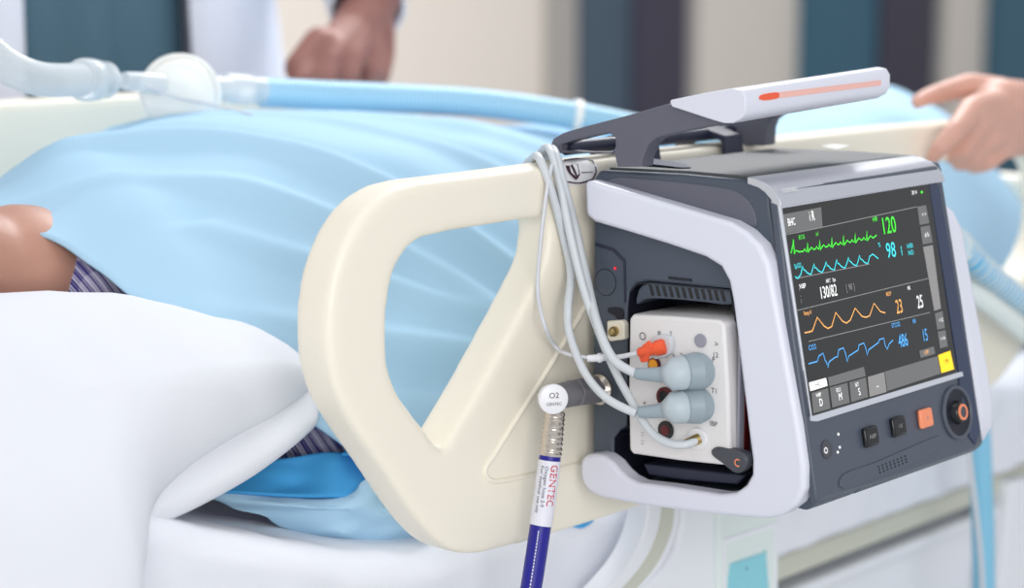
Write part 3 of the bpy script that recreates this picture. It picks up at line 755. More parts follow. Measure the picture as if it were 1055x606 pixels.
# ventilator hoses at the right
def ribbed(name, pts, r, pitch, core, loc, label):
    t = thing(name, label, 'hose', loc)
    P = spline(pts, 40); obj('hose_core', tube(P, r, seg=18), core, t, smooth=True)
    bm = bmesh.new(); d = 0; nxt = 0
    for a, b in zip(P[:-1], P[1:]):
        d += (b - a).length
        if d >= nxt: lathe([(-.0014, r - .0006), (-.0014, r + .0018), (.0014, r + .0018), (.0014, r - .0006)], a, b - a, 18, bm); nxt += pitch
    obj('ribs', bm, 'lid', t, smooth='auto')
    return t
ribbed('corrugated_hose', [V((1.742, 1.12, .845)), V((1.84, 1.14, .855)), V((2.04, 1.17, .865)), ony(985, 250, 1.20), ony(1006, 273, 1.195), ony(1030, 293, 1.195), ony(1058, 314, 1.195), ony(1110, 345, 1.195), V((2.78, 1.22, .70)), V((2.93, 1.24, .45)), V((2.98, 1.26, .03))], .0160, .0105, 'hosecore', ony(1030, 297, 1.30), 'blue hose with white ribs looping out behind the right of the monitor')
ribbed('corrugated_hose', [V((1.742, 1.10, .80)), V((1.84, 1.12, .805)), V((2.02, 1.155, .81)), ony(985, 297, 1.172), ony(1010, 308, 1.172), ony(1034, 325, 1.172), ony(1060, 345, 1.172), ony(1115, 380, 1.172), V((2.66, 1.17, .55)), V((2.78, 1.17, .3)), V((2.82, 1.17, .03))], .0112, .0066, 'palecore', ony(1034, 325, 1.172),
       'narrower pale ribbed hose below the blue ribbed one at the right of the monitor')
# hanging sleeve under the right of the monitor
hl = thing('hanging_tube', 'pale blue plastic tube hanging straight down below the monitor knob', 'tube', ony(1012, 606, 1.19))
hpts = [V((1.742, 1.13, .765)), V((1.86, 1.15, .77)), V((2.05, 1.18, .765)), ony(1000, 380, 1.19), ony(1008, 440, 1.19), ony(1011, 500, 1.19), ony(1013, 560, 1.19), ony(1014, 640, 1.19), ony(1014, 740, 1.19), V((2.23, 1.19, .02))]
obj('sleeve', tube(spline(hpts, 8), .0145, seg=16), 'tape', hl, smooth=True)
obj('inner_line', tube(spline([ony(994, 380, 1.17), ony(999, 470, 1.17), ony(1006, 530, 1.17), ony(1012, 600, 1.17), ony(1014, 740, 1.17), V((2.19, 1.17, .02))], 8), .0032, seg=8), 'lead', hl, smooth=True)

# ------------------------------------------------------------------ patient monitor
X0, X1 = 1.405, 1.745         # outer faces of the two bumpers
mon = thing('patient_monitor', 'white and slate bedside patient monitor hung on the near rail, screen lit', 'monitor', (1.57, 1.08, .70))
TL = CAM + (ray(805, 216)) * 1.73
sN, cN = math.sin(.2077), math.cos(.2077)
FN = V((0, -cN, sN)); FD = V((0, -sN, -cN)); FU = -FD; FXv = V((1, 0, 0))
def frp(px, py, off=0.0):
    d = ray(px, py); p0 = TL + FN * off; return CAM + d * ((p0 - CAM).dot(FN) / d.dot(FN))
def X(px, py, x=X0): return onx(px, py, x)
# --- bumpers
bmp_out = [(602, 186), (612, 188), (640, 196), (688, 210), (735, 224), (752, 229), (768, 239), (782, 253), (791, 272), (800, 320), (811, 380), (822, 440), (828, 482), (828, 504), (820, 520), (806, 531), (790, 535), (760, 533), (722, 529), (661, 521), (619, 513), (606, 507), (599, 497), (597, 485), (598, 474), (603, 469), (613, 468), (622, 470), (631, 477), (638, 486), (646, 493), (657, 498), (690, 502), (722, 507), (742, 510), (757, 508), (768, 500), (774, 489), (774, 474), (771, 450), (765, 400), (759, 350), (754, 310), (750, 290), (742, 275), (726, 265), (688, 252), (646, 239), (612, 229), (603, 222)]
def xshift(pts, dx): return [p + V((dx, 0, 0)) for p in pts]
bpts = [X(*q) for q in bmp_out]
obj('side_bumper', prism([bpts], (.022, 0, 0)), 'bumper', mon, bevel=.0045, seg=4, angle=.9)
obj('side_bumper', prism([xshift(bpts, X1 - X0 - .03)], (.03, 0, 0)), 'bumper', mon, bevel=.006, seg=4, angle=.9)
# --- case: side profile in the (y, z) plane
CXL, CXB, CXR = 1.423, 1.498, 1.722
topf = onx(768, 184, CXL)
prof_c = [(1.207, 1.003), (1.200, 1.011), (1.10, 1.014), (1.03, 1.0135), (1.005, 1.010), (1.002, 1.003), (1.001, .990)]
pb_ = frp(840, 518, -.008)
prof_c += [(pb_.y, pb_.z), (pb_.y + .010, pb_.z - .010), (1.0, .722), (1.195, .706), (1.207, .716)]
cpts = [V((CXL, y, z)) for y, z in prof_c]
bay_px = [(646, 316), (648, 300), (655, 292), (668, 290), (700, 293), (752, 298), (760, 345), (768, 400), (776, 470), (776, 490), (765, 507), (745, 512), (700, 507), (655, 501), (636, 486), (632, 470), (632, 452), (638, 444), (645, 440), (646, 400), (646, 350)]
bay = [X(*q, CXL) for q in bay_px]
bm = prism([cpts, bay], (CXB - CXL, 0, 0)); prism([[p + V((CXB - CXL, 0, 0)) for p in cpts]], (CXR - CXB, 0, 0), bm)
case = obj('case', bm, 'case', mon, bevel=.003, seg=2, angle=.5)
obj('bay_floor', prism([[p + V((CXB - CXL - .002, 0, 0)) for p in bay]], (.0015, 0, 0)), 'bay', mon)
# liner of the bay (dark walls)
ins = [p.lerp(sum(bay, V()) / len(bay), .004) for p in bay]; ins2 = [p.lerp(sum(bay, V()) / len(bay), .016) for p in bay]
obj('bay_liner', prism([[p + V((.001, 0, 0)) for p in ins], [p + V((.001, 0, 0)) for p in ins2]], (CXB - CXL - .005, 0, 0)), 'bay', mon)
# dark inner ledge at the bay's bottom
obj('bay_ledge', prism([[X(*q, 1.43) for q in ((662, 478), (740, 487), (768, 490), (760, 500), (700, 495), (668, 490))]], (.05, 0, 0)), 'navy', mon, bevel=.002)
# upper inset panel between case edge and bumper
ipx = [(628, 189), (636, 183), (660, 184), (700, 188), (740, 193), (757, 197), (768, 204), (776, 216), (779, 232), (770, 232), (735, 224), (680, 208)]
obj('upper_inset', prism([smoothpoly([X(*q, CXL - .001) for q in ipx], 3)], (.004, 0, 0)), 'inset', mon, bevel=.0008, seg=2)
# vented hood over the bay
hpx = [(655, 314), (657, 300), (663, 293), (675, 290), (700, 292), (751, 298), (753, 314), (730, 312), (700, 309), (672, 308), (662, 310)]
vg = obj('vent_hood', prism([smoothpoly([X(*q, CXL + .004) for q in hpx], 2)], (.03, 0, 0)), 'case', mon, bevel=.0015)
bm = bmesh.new()
for k in range(12):
    a = 668 + k * 6.7; t = 293.5 + k * .55
    prism([[X(a, t, CXL + .0035), X(a + 3.0, t + .2, CXL + .0035), X(a + 6.0, t + 11, CXL + .0035), X(a + 3.0, t + 11, CXL + .0035)]], (.002, 0, 0), bm)
obj('vent_slots', bm, 'black', vg)
obj('hood_lip', prism([[X(*q, CXL - .001) for q in ((688, 285), (712, 287.5), (712, 290.5), (711, 290), (690, 288), (689, 288))]], (.002, 0, 0)), 'bay', mon)
# column panel with round cover and a red light
pc = [[X(*q, CXL - .0008) for q in l] for l in ([(613, 250), (632, 256), (644, 268), (645, 312), (643, 312), (642, 270), (631, 259), (613, 253)],)]
obj('panel_seam', prism(pc, (.0012, 0, 0)), 'navy', mon)
rc = X(624, 291, CXL)
obj('round_cover', disc(rc, (-1, 0, 0), .0125, .001, seg=36), 'case', mon, bevel=.0004)
bm = bmesh.new(); pr = [rc + V((-.0003, .0128 * math.cos(a), .0128 * math.sin(a))) for a in [2 * PI * k / 48 for k in range(49)]]; ribbon(pr, .0009, (-1, 0, 0), bm); obj('cover_groove', bm, 'black', mon)
obj('indicator_light', disc(X(634, 276.5, CXL), (-1, 0, 0), .0014, .001, seg=12), 'red', mon)
obj('lower_catch', prism([smoothpoly([X(*q, CXL - .001) for q in ((627, 317), (641, 318), (642, 328), (638, 331), (633, 325), (627, 322))], 2)], (.002, 0, 0)), 'bay', mon)
gp = obj('gas_port', prism([[X(*q, CXL - .006) for q in ((625, 331), (640, 330), (643, 334), (643, 350), (628, 352), (625, 348))]], (.008, 0, 0)), 'cream', mon, bevel=.0015)
obj('port_nipple', lathe([(0, .0045), (.004, .005), (.008, .0042), (.010, .002)], X(634, 341, CXL - .006), (-1, -.3, 0), 20), 'brass', gp, smooth='auto')
# --- top cover, dark reflection in its colour, and silver hood
def pxs(y0, y1):   # the piece of the top-front profile, offset outwards
    return None
tp = [V((0, 1.196, 1.0135)), V((0, 1.10, 1.0165)), V((0, 1.0235, 1.0166)), V((0, 1.0235, 1.012)), V((0, 1.196, 1.0105))]
tc = obj('top_cover', prism([[p + V((1.433, 0, 0)) for p in tp]], (1.710 - 1.433, 0, 0)), 'top', mon, bevel=.001, seg=2)
obj('top_label', prism([[onz(*q, 1.0166) for q in ((845, 151), (858, 149), (876, 150.5), (862, 154))]], (0, 0, .0006)), 'lid', tc)
obj('top_groove', prism([[onz(*q, 1.0166) for q in ((812, 173.5), (925, 160), (923, 161.5), (813, 175))]], (0, 0, .0004)), 'case', tc)
obj('cover_recess', prism([[onz(*q, 1.0167) for q in ((658, 168), (668, 163), (705, 169), (712, 173), (700, 173))]], (0, 0, .0006)), 'recess', tc)
f1 = frp(806, 213, 0.004)   # just above the screen
hoodp = [(1.024, 1.0172), (1.015, 1.0162), (1.003, 1.0125), (.9945, 1.007), (.988, .999), (f1.y, f1.z), (f1.y + .012, f1.z + .003), (.997, .998), (1.005, 1.005), (1.012, 1.0085), (1.024, 1.0110)]
hood = obj('front_hood', prism([[V((1.420, y, z)) for y, z in hoodp]], (1.702 - 1.420, 0, 0)), 'silver', mon, bevel=.0015, seg=3, angle=.7)
bm = text_bm('comen', .0085, V((1.440, .9925, 1.0063)) + V((0, -.0005, .0007)), (1, 0, 0), V((0, .62, .78)), align='CENTER'); obj('maker_mark', bm, 'lid', hood)
# --- front panel
fo = [frp(799, 196, 0), frp(966, 170, 0), frp(971, 182, 0), frp(990, 300, 0), frp(1011, 440, 0), frp(1013, 456, 0), frp(1005, 464, 0), frp(905, 498, 0), frp(850, 515, 0), frp(838, 520, 0), frp(832, 505, 0), frp(815, 330, 0)]
fo = [p - FN * 0.009 for p in fo]
def Xclamp(p, a, b): p.x = min(max(p.x, a), b); return p
fo = [Xclamp(p, 1.414, 1.722) for p in fo]
fpn = obj('front_panel', prism([fo], FN * .009), 'panel', mon, bevel=.003, seg=3)
# navy side recess to the right of the screen
sr = [frp(*q, .0004) for q in ((956.5, 191), (963, 188), (967, 193), (985, 300), (1003, 410), (1009, 445), (1004, 458), (998, 450), (988, 400), (987, 384))]
obj('side_recess', prism([sr], FN * .001), 'recess', fpn)
# bezel ring round the screen: top, left, bottom
bz_o = [frp(*q, .0) for q in ((800.5, 211), (957, 186.5), (958, 190), (990, 384.5), (990.5, 388), (840, 434.5), (834, 434))]
bz_i = [frp(*q, .0) for q in ((805.5, 216), (955, 191), (984.5, 383), (836.5, 427.5))]
bzo = prism([[frp(*q, 0) for q in ((957, 186.5), (800.5, 211), (834, 434), (840, 434.5), (990.5, 388), (989.5, 383), (985, 384), (834.5, 429), (803.5, 215), (955, 190))]], FN * .0026)
obj('screen_bezel', bzo, 'bezel', fpn, bevel=.0006, seg=2)
scr_q = [frp(*q, .001) for q in ((803, 214.5), (956, 189.5), (985.5, 384.5), (834, 429.5))]
scr = obj('screen', prism([scr_q], FN * .0008), 'screen', fpn)
SO = .0021
def S(px, py, e=0): return frp(px, py, SO + e)
def scr_poly(name, m, polys, e=0):
    bm = bmesh.new()
    for q in polys: bm.faces.new([bm.verts.new(S(a, b, e)) for a, b in q])
    return obj(name, bm, m, scr)
def hr(px, py):   # the local down-right direction of screen rows, for tilted rectangles
    return None
def srect(px, py, w_, h_):   # a rectangle on the screen, centre by pixel, metres wide and high
    c = S(px, py); return [c - FXv * w_ / 2 + FU * h_ / 2, c + FXv * w_ / 2 + FU * h_ / 2, c + FXv * w_ / 2 - FU * h_ / 2, c - FXv * w_ / 2 - FU * h_ / 2]
# tiles
scr_poly('status_tile', 'ui_grey', [[(806.5, 221), (846, 213.5), (847.5, 234), (809, 241)]])
scr_poly('menu_tile', 'ui_grey', [[(945, 213), (954, 211.5), (957.5, 230), (947.5, 232)], [(948.2, 234), (957.8, 232.2), (961, 250), (950.5, 252)]])
scr_poly('menu_column', 'ui_lgrey', [[(951, 254.5), (961, 252.5), (969.5, 318), (962.5, 320.5)]])
scr_poly('menu_tile', 'ui_grey', [[(963, 323), (971, 320.5), (973.5, 338), (965.5, 340)], [(966, 342), (974, 340), (976.5, 357), (968.5, 359)]])
scr_poly('alarm_tile', 'ui_yellow', [[(966.5, 366), (979, 361.5), (983, 380.5), (970, 384.5)]])
scr_poly('tab', 'ui_white', [[(833.5, 394.5), (851, 389.5), (852.5, 397.5), (835, 403)]], .0002)
scr_poly('tab', 'ui_grey', [[(853, 389), (890, 378), (892, 387.5), (854.5, 398)]])
scr_poly('button_tile', 'ui_grey', [[(836, 405), (853, 400), (855.5, 421), (838, 426)], [(855, 399.5), (873, 394.5), (875.5, 415), (857.5, 420)], [(875, 394), (892, 389), (894.5, 409), (877, 414.5)]])
scr_poly('button_tile', 'ui_lgrey', [[(894, 388.5), (911, 383.5), (913.5, 404), (896, 409)]])
scr_poly('prompt_bar', 'ui_grey', [[(911.5, 383), (966, 367), (969, 385), (914, 403)], [(947, 361.5), (962, 357), (963.5, 364.5), (948.5, 369)]])
# divider lines
bm = bmesh.new()
for a, b in (((809, 242), (846, 234.5)), ((846, 234.5), (945, 213)), ((820, 287), (896, 272)), ((821, 320), (956, 287)), ((833, 352), (958, 322)), ):
    ribbon([S(*a), S(*b)], .0007, FN, bm)
obj('divider_lines', bm, 'ui_line', scr)
# waveforms
def wave(name, m, pts, wd=.0011):
    bm = bmesh.new(); ribbon([S(a, b, .0002) for a, b in pts], wd, FN, bm); return obj(name, bm, m, scr)
pts = []
def base_g(x): return 261.5 - (x - 815) * .195
xs = [815, 817]
pts = [(815, 261), (816.5, 254), (817.2, 247), (818.5, 262), (820, 258), (823, 259.5)]
for k, x0 in enumerate((832, 844.5, 857, 869, 881, 893)):
    b = base_g
    pts += [(x0 - 4.5, b(x0 - 4.5)), (x0 - 3, b(x0 - 3) - 2.2), (x0 - 2, b(x0 - 2)), (x0 - .8, b(x0) + 1.2), (x0, b(x0) - 8.5), (x0 + .8, b(x0) + 2.2), (x0 + 1.8, b(x0 + 1.8)), (x0 + 4, b(x0 + 4) - 2.6), (x0 + 6, b(x0 + 6))]
pts += [(900, base_g(900)), (903, base_g(903) - 2)]
wave('ecg_trace', 'ui_green', [p for p in pts if p[0] < 905])
def base_c(x): return 284 - (x - 819) * .19
pts = [(819, 285), (822, 287), (825, 283)]
for x0 in (826, 837.5, 850, 861, 873, 884.5):
    b = base_c(x0); pts += [(x0, b - 4), (x0 + 1, b - 8.5), (x0 + 2.2, b - 4.5), (x0 + 3.4, b - 4.2), (x0 + 6, b - 1.2), (x0 + 9.6, b + .3)]
pts += [(896, base_c(896) - 5), (899, base_c(899) - 7), (905, base_c(905) - 1)]
wave('pleth_trace', 'ui_cyan', pts)
wave('respiration_trace', 'ui_orange', [(829, 343), (834, 342), (837, 341), (842, 327), (849, 336), (853, 338.5), (857, 336.5), (861, 322), (868, 331), (872, 333), (876, 330), (881, 317.5), (888, 326), (892, 327), (896, 325.5), (900.5, 312.5), (907, 321), (912, 322.5)])
wave('gas_trace', 'ui_blue', [(833, 375), (838, 373.5), (842, 372.5), (843.5, 367), (848, 364), (850, 371), (852, 374.5), (853, 379), (854, 373), (860, 368.5), (863, 367.5), (864, 360.5), (869, 358.5), (871, 364), (873, 373), (874.5, 367), (882, 362), (884, 361), (885, 355.5), (890, 353.5), (892, 359), (893.5, 366), (895, 360.5), (903, 354.5), (905, 353), (906, 350), (910.5, 348.5), (912, 356), (914, 360), (916, 354.5), (920, 350.5)], .001)
# numbers and lettering
def stext(name, s, px, py, hpx, m, sx=1.0, e=.0003):
    return obj(name, text_bm(s, hpx * .00086 * 1.38, S(px, py, e), FXv, FU, sx=sx), m, scr)
stext('heart_rate_digits', '120', 915.5, 233, 19, 'ui_green', .78)
stext('saturation_digits', '98', 918, 258.5, 17.5, 'ui_cyan', .82)
stext('saturation_bar', 'I', 929, 259, 11, 'ui_cyan', .8)
stext('saturation_note', 'HSR\nNO', 938, 257, 5.5, 'ui_cyan', .95)
stext('pressure_digits', '130/82', 853.5, 301, 13, 'ui_white', .66)
stext('pressure_note', '[ 98 ]', 876, 296, 7, 'ui_lgrey', .8)
stext('pressure_heading', 'ART   Sys', 856, 289, 4.2, 'ui_white', .8)
stext('pressure_mode', 'NIBP', 827, 295, 5, 'ui_white', .8)
stext('pressure_scale', '+\n~\n3', 824.5, 305, 4, 'ui_lgrey', .8)
stext('respiration_digits', '23', 926.5, 316.5, 16, 'ui_orange', .62)
stext('respiration_heading', 'RESP', 915.5, 303, 4.5, 'ui_orange', .8)
stext('respiration_label', 'Resp II', 832, 322.5, 4.5, 'ui_orange', .8)
stext('rate_digits', '25', 948, 311.5, 15, 'ui_white', .62)
stext('rate_heading', 'RR', 936.5, 297, 4.5, 'ui_white', .8)
stext('gas_digits', '486', 930.5, 351.5, 15, 'ui_blue', .62)
stext('gas_heading', 'ETCO2', 923, 335, 5, 'ui_blue', .8)
stext('gas_rate_digits', '15', 953, 346, 14, 'ui_blue', .6)
stext('gas_rate_heading', 'RR', 942, 331, 5, 'ui_blue', .8)
stext('gas_label', 'CO2', 837, 358, 5.5, 'ui_blue', .9)
stext('ecg_label', 'ECG', 826, 244.5, 4.5, 'ui_green', .9)
stext('ecg_gain', 'x1', 842, 241, 4.5, 'ui_green', .9)
stext('heart_rate_heading', 'HR', 901.5, 226, 5.5, 'ui_green', 1)
stext('saturation_label', 'SpO2', 822, 274, 5, 'ui_cyan', .8)
stext('saturation_heading', '%', 906, 252.5, 5, 'ui_cyan', 1)
stext('prompt_text', 'OFF', 954.5, 363.3, 4.5, 'ui_orange', .9)
stext('status_text', 'BHC', 815.5, 229, 8, 'ui_white', .62)
stext('status_icon', 'i R', 836.5, 223, 11, 'ui_white', .6)
stext('clock_text', '20:14', 942, 198.5, 4.5, 'ui_white', .8)
obj('battery_icon', prism([srect(949.5, 198, .003, .0022)], FN * .0003), 'ui_green', scr)
stext('tab_text', 'HC', 843, 396.3, 6, 'ui_black', .9, .0006)
stext('alarm_text', '! M', 975, 373, 6.5, 'ui_black', .8)
stext('menu_text', '<  =', 952, 221, 4.5, 'ui_white', .8); stext('menu_text', '# %', 955, 242, 5, 'ui_white', .8)
stext('menu_text', '< 12', 969.5, 330, 4.5, 'ui_white', .8); stext('menu_text', '> 14', 971.5, 349, 4.5, 'ui_white', .8)
for i, (px, py, t, h) in enumerate(((843.5, 407, 'NIBP', 4), (846, 415, 'D', 8), (864, 402, 'ECG', 4), (866, 409, 'M', 8), (883, 396.5, 'SET', 4), (885.5, 404, 'S', 8), (904, 396, '...', 7))): stext('button_text', t, px, py, h, 'ui_white', .8)
# --- hard controls
def fdisc(px, py, r, h, off=0.0, seg=28): return disc(frp(px, py, off), FN, r, h, seg=seg)
pw = obj('power_button', fdisc(851.5, 463, .0085, .0012), 'dgrey', fpn, bevel=.0005)
obj('power_light', fdisc(851, 464.5, .0042, .0003, .0012), 'marking', pw)
obj('power_symbol', text_bm('O', .0075, frp(851, 464.5, .0017), FXv, FU), 'ui_white', pw)
for px, py in ((863.5, 447.5), (865, 461), (863, 466)): obj('status_light', fdisc(px, py, .0012, .0005, seg=10), 'ui_white', fpn)
def fbutton(name, px, py, m, w_=.0225, h_=.0185, tx=None):
    c = frp(px, py, .0); q = [c + FXv * a * w_ / 2 + FU * b * h_ / 2 for a, b in ((-1, -1), (1, -1), (1, 1), (-1, 1))]
    o = obj(name, prism([q], FN * .005), m, fpn, bevel=.0025, seg=3)
    if tx: obj('button_mark', text_bm(tx, .0055, c + FN * .0053, FXv, FU), 'ui_lgrey', o)
    return o
fbutton('nurse_button', 894.5, 450, 'black', tx='NIBP'); fbutton('alarm_silence_button', 923, 439.5, 'black', tx='<X'); fbutton('alarm_reset_button', 951, 431, 'salmon', tx='A')
kc = frp(985, 425, 0)
kr = obj('knob_recess', lathe([(.0, .0215), (.0, .0265), (.0015, .0270), (.0030, .0262), (.0032, .0235), (.0012, .0222), (.0006, .0215)], kc, FN, 44), 'panel', fpn, smooth='auto')
obj('recess_dish', lathe([(.0006, .0228), (.0022, .0226), (.0022, .0215), (.0012, .018)], kc, FN, 40), 'bay', kr, smooth='auto')
kb = obj('control_knob', lathe([(.001, .0120), (.0050, .0105), (.0068, .0098), (.0074, .0090)], kc, FN, 36), 'black', fpn, smooth='auto')
obj('knob_ring', lathe([(.0070, .0056), (.0070, .0082), (.0086, .0078), (.0086, .0056)], kc, FN, 36), 'salmon', kb, smooth='auto')
obj('knob_cap', lathe([(.0070, .0058), (.0081, .0054)], kc, FN, 30), 'dgrey', kb, smooth='auto')
# scooped speaker lip under the buttons
lp = [frp(*q, 0) for q in ((868, 489), (900, 477), (930, 464), (958, 452), (968, 450), (966, 462), (950, 474), (905, 491), (868, 504))]
obj('speaker_lip', prism([smoothpoly(lp, 3)], FN * .0012), 'panel', fpn, bevel=.0011, seg=4)
bm = bmesh.new()
for r_ in range(3):
    for k in range(8): fd = frp(905 + k * 3.9 + r_ * .8, 481 - k * 1.55 + r_ * 3.0, .0011); disc(fd, FN, .0009, .0006, bm, 8)
obj('speaker_holes', bm, 'black', fpn)
# --- carrying handle
HX0, HX1 = 1.410, 1.428
ha = [(569, 158), (567, 150), (570, 143), (580, 137), (600, 131), (650, 118), (688, 107), (720, 112), (748, 122), (745, 127), (715, 133), (690, 138), (676, 142), (668, 149), (662, 163), (661, 172), (636, 172), (633, 158), (576, 158)]
hh = [(577, 155), (578, 149), (590, 145), (615, 139), (628, 137), (634, 142), (634, 152), (630, 157), (600, 157)]
hal = obj('handle_arm', prism([[X(*q, HX0) for q in ha], [X(*q, HX0) for q in hh]], (HX1 - HX0, 0, 0)), 'inset', mon, bevel=.002, seg=3)
ra = [(722, 142), (716, 132), (722, 124), (760, 112), (790, 108), (812, 110), (800, 118), (792, 124), (789, 133), (788, 150), (750, 150), (748, 138), (742, 132), (728, 138)]
obj('handle_arm', prism([[X(*q, 1.690) for q in ra]], (.02, 0, 0)), 'inset', mon, bevel=.002, seg=3)
# hinge bar at the rear, joining the two arms, and the rail hook
a0_, a1_ = X(571, 151, HX0), X(571, 151, HX0)
obj('hinge_bar', tube([V((HX0 + .01, a0_.y - .006, a0_.z - .002)), V((1.70, a0_.y - .006, a0_.z - .002))], .007, seg=16), 'navy', mon, smooth='auto')
hk = [V((0, y, z)) for y, z in ((1.207, .90), (1.207, 1.002), (1.212, 1.030), (1.245, 1.038), (1.278, 1.030), (1.280, .99), (1.275, .99), (1.272, 1.024), (1.245, 1.031), (1.218, 1.024), (1.214, 1.0), (1.214, .90))]
for hx_ in (1.50, 1.64): obj('rail_hook', prism([[p + V((hx_, 0, 0)) for p in hk]], (.03, 0, 0)), 'navy', mon, bevel=.0015)
# grip bar with the alarm light
gp_ = [X(*q, X0) for q in ((690, 105), (691, 103), (730, 95), (755, 91), (764, 93), (768, 100), (768, 115), (764, 122), (755, 127), (746, 127), (735, 124), (692, 110))]
gx = 1.662; GO = V((gx - X0, .012, .0095))
gb_ = obj('grip_bar', prism([gp_], GO), 'bumper', mon, bevel=.0045, seg=4, angle=.7)
yf = min(p.y for p in gp_)
gN = GO.cross(ZZ).normalized(); gN = gN if gN.y < 0 else -gN
gP = min(gp_, key=lambda p: p.y)
def gf(px, py):
    d = ray(px, py); p0 = gP + gN * .0006; return CAM + d * ((p0 - CAM).dot(gN) / d.dot(gN))
obj('alarm_light', prism([smoothpoly([gf(*q) for q in ((783, 99.5), (787, 97), (801, 95), (803, 98), (801, 101.5), (788, 103.5), (783, 102))], 2)], (0, .001, 0)), 'orange', gb_)
obj('alarm_strip', prism([[gf(*q) for q in ((803, 95), (908, 82.5), (908, 88), (803, 101.2))]], (0, .001, 0)), 'paleorange', gb_)

# ------------------------------------------------------------------ plug-in parameter module
MX = 1.406
mod = thing('parameter_module', 'white plug-in measurement module with coloured sockets in the monitor side bay', 'module', (1.44, 1.09, .75))
mq = [(648, 328), (652, 324), (690, 326), (740, 330), (746, 334), (750, 400), (752, 474), (748, 480), (700, 475), (652, 468), (648, 464), (647, 400)]
mq = [X(*q, MX) for q in mq]
mb = obj('module_body', prism([mq], (.088, 0, 0)), 'module', mod, bevel=.003, seg=3, angle=.7)
tq = [(690, 324), (696, 318), (740, 319), (738, 329)]
# grey side cover towards the screen
yb = min(p.y for p in mq); zt = max(p.z for p in mq); zb = min(p.z for p in mq)
obj('side_cover', box((MX + .010, yb - .0022, zb + .008), (MX + .082, yb + .001, zt - .008)), 'modgrey', mod, bevel=.001)
obj('side_label', box((MX + .018, yb - .0030, zb + .012), (MX + .026, yb - .0021, zb + .075)), 'socket_r', mod)
MF = MX - .0003
def mdisc(px, py, r, h, x=MF, seg=24): return disc(X(px, py, x), (-1, 0, 0), r, h, seg=seg)
def ringm(px, py, r0, r1, h, x=MF): return lathe([(0, r0), (0, r1), (h, r1 - .0004), (h, r0 + .0003)], X(px, py, x), (-1, 0, 0), 26, ring=True)
sy = obj('amber_socket', ringm(675, 375.5, .0050, .0068, .003), 'socket_r', mod, smooth='auto')
obj('socket_core', mdisc(675, 375.5, .0052, .0034), 'socket_y', sy)
o = obj('maroon_socket', mdisc(686, 409, .0095, .003), 'socket_r', mod, bevel=.0008); obj('socket_core', mdisc(686, 409, .006, .0034), 'black', o)
o = obj('black_socket', mdisc(687, 443, .0088, .003), 'black', mod, bevel=.0008); obj('socket_core', mdisc(687, 443, .005, .0036), 'socket_r', o)
o = obj('round_socket', ringm(722, 351, .0045, .0065, .0018), 'modgrey', mod, smooth='auto'); obj('socket_core', mdisc(722, 351, .0044, .0012), 'dgrey', o)
o = obj('temperature_socket', ringm(720, 452, .006, .0105, .003), 'cap', mod, smooth='auto'); obj('socket_core', mdisc(720, 452, .0064, .002), 'brass', o)
o = obj('gas_inlet', prism([smoothpoly([X(*q, MF) for q in ((676, 347), (694, 346), (694, 364), (684, 368), (676, 368))], 2)], (-.006, 0, 0)), 'cable', mod, bevel=.001)
bm = bmesh.new()
for px, py, s_, t in ((662, 347, .008, 'O'), (679, 343, .005, '#'), (691, 344, .004, 'T'), (738, 355, .006, '>'), (737, 366, .005, '12'), (736, 403, .005, 'T1'), (735, 437, .005, 'IBP'), (735, 371, .005, 'P'), (662, 451, .006, '::\n::'), (686, 369, .005, '*'), (694, 366, .004, 'x'), (702, 365, .004, '+'), (664, 416, .006, '+')):
    obj('panel_mark', text_bm(t, s_ * 1.35, X(px, py, MF - .0003), (0, -1, 0), (0, 0, 1)), 'marking', mb)
lt = obj('release_latch', prism([smoothpoly([X(*q, MX - .004) for q in ((732, 464), (738, 461), (752, 464), (764, 467), (769, 473), (768, 481), (761, 488), (753, 486), (742, 477), (733, 470))], 3)], (.014, 0, 0)), 'dgrey', mod, bevel=.003, seg=3)
lc = X(760, 477, MX - .0046); bm = bmesh.new()
ribbon([lc + V((0, -.0032 * math.cos(a), .0032 * math.sin(a))) for a in [math.radians(50 + 26 * k) for k in range(11)]], .0012, (-1, 0, 0), bm); obj('latch_mark', bm, 'salmon', lt)

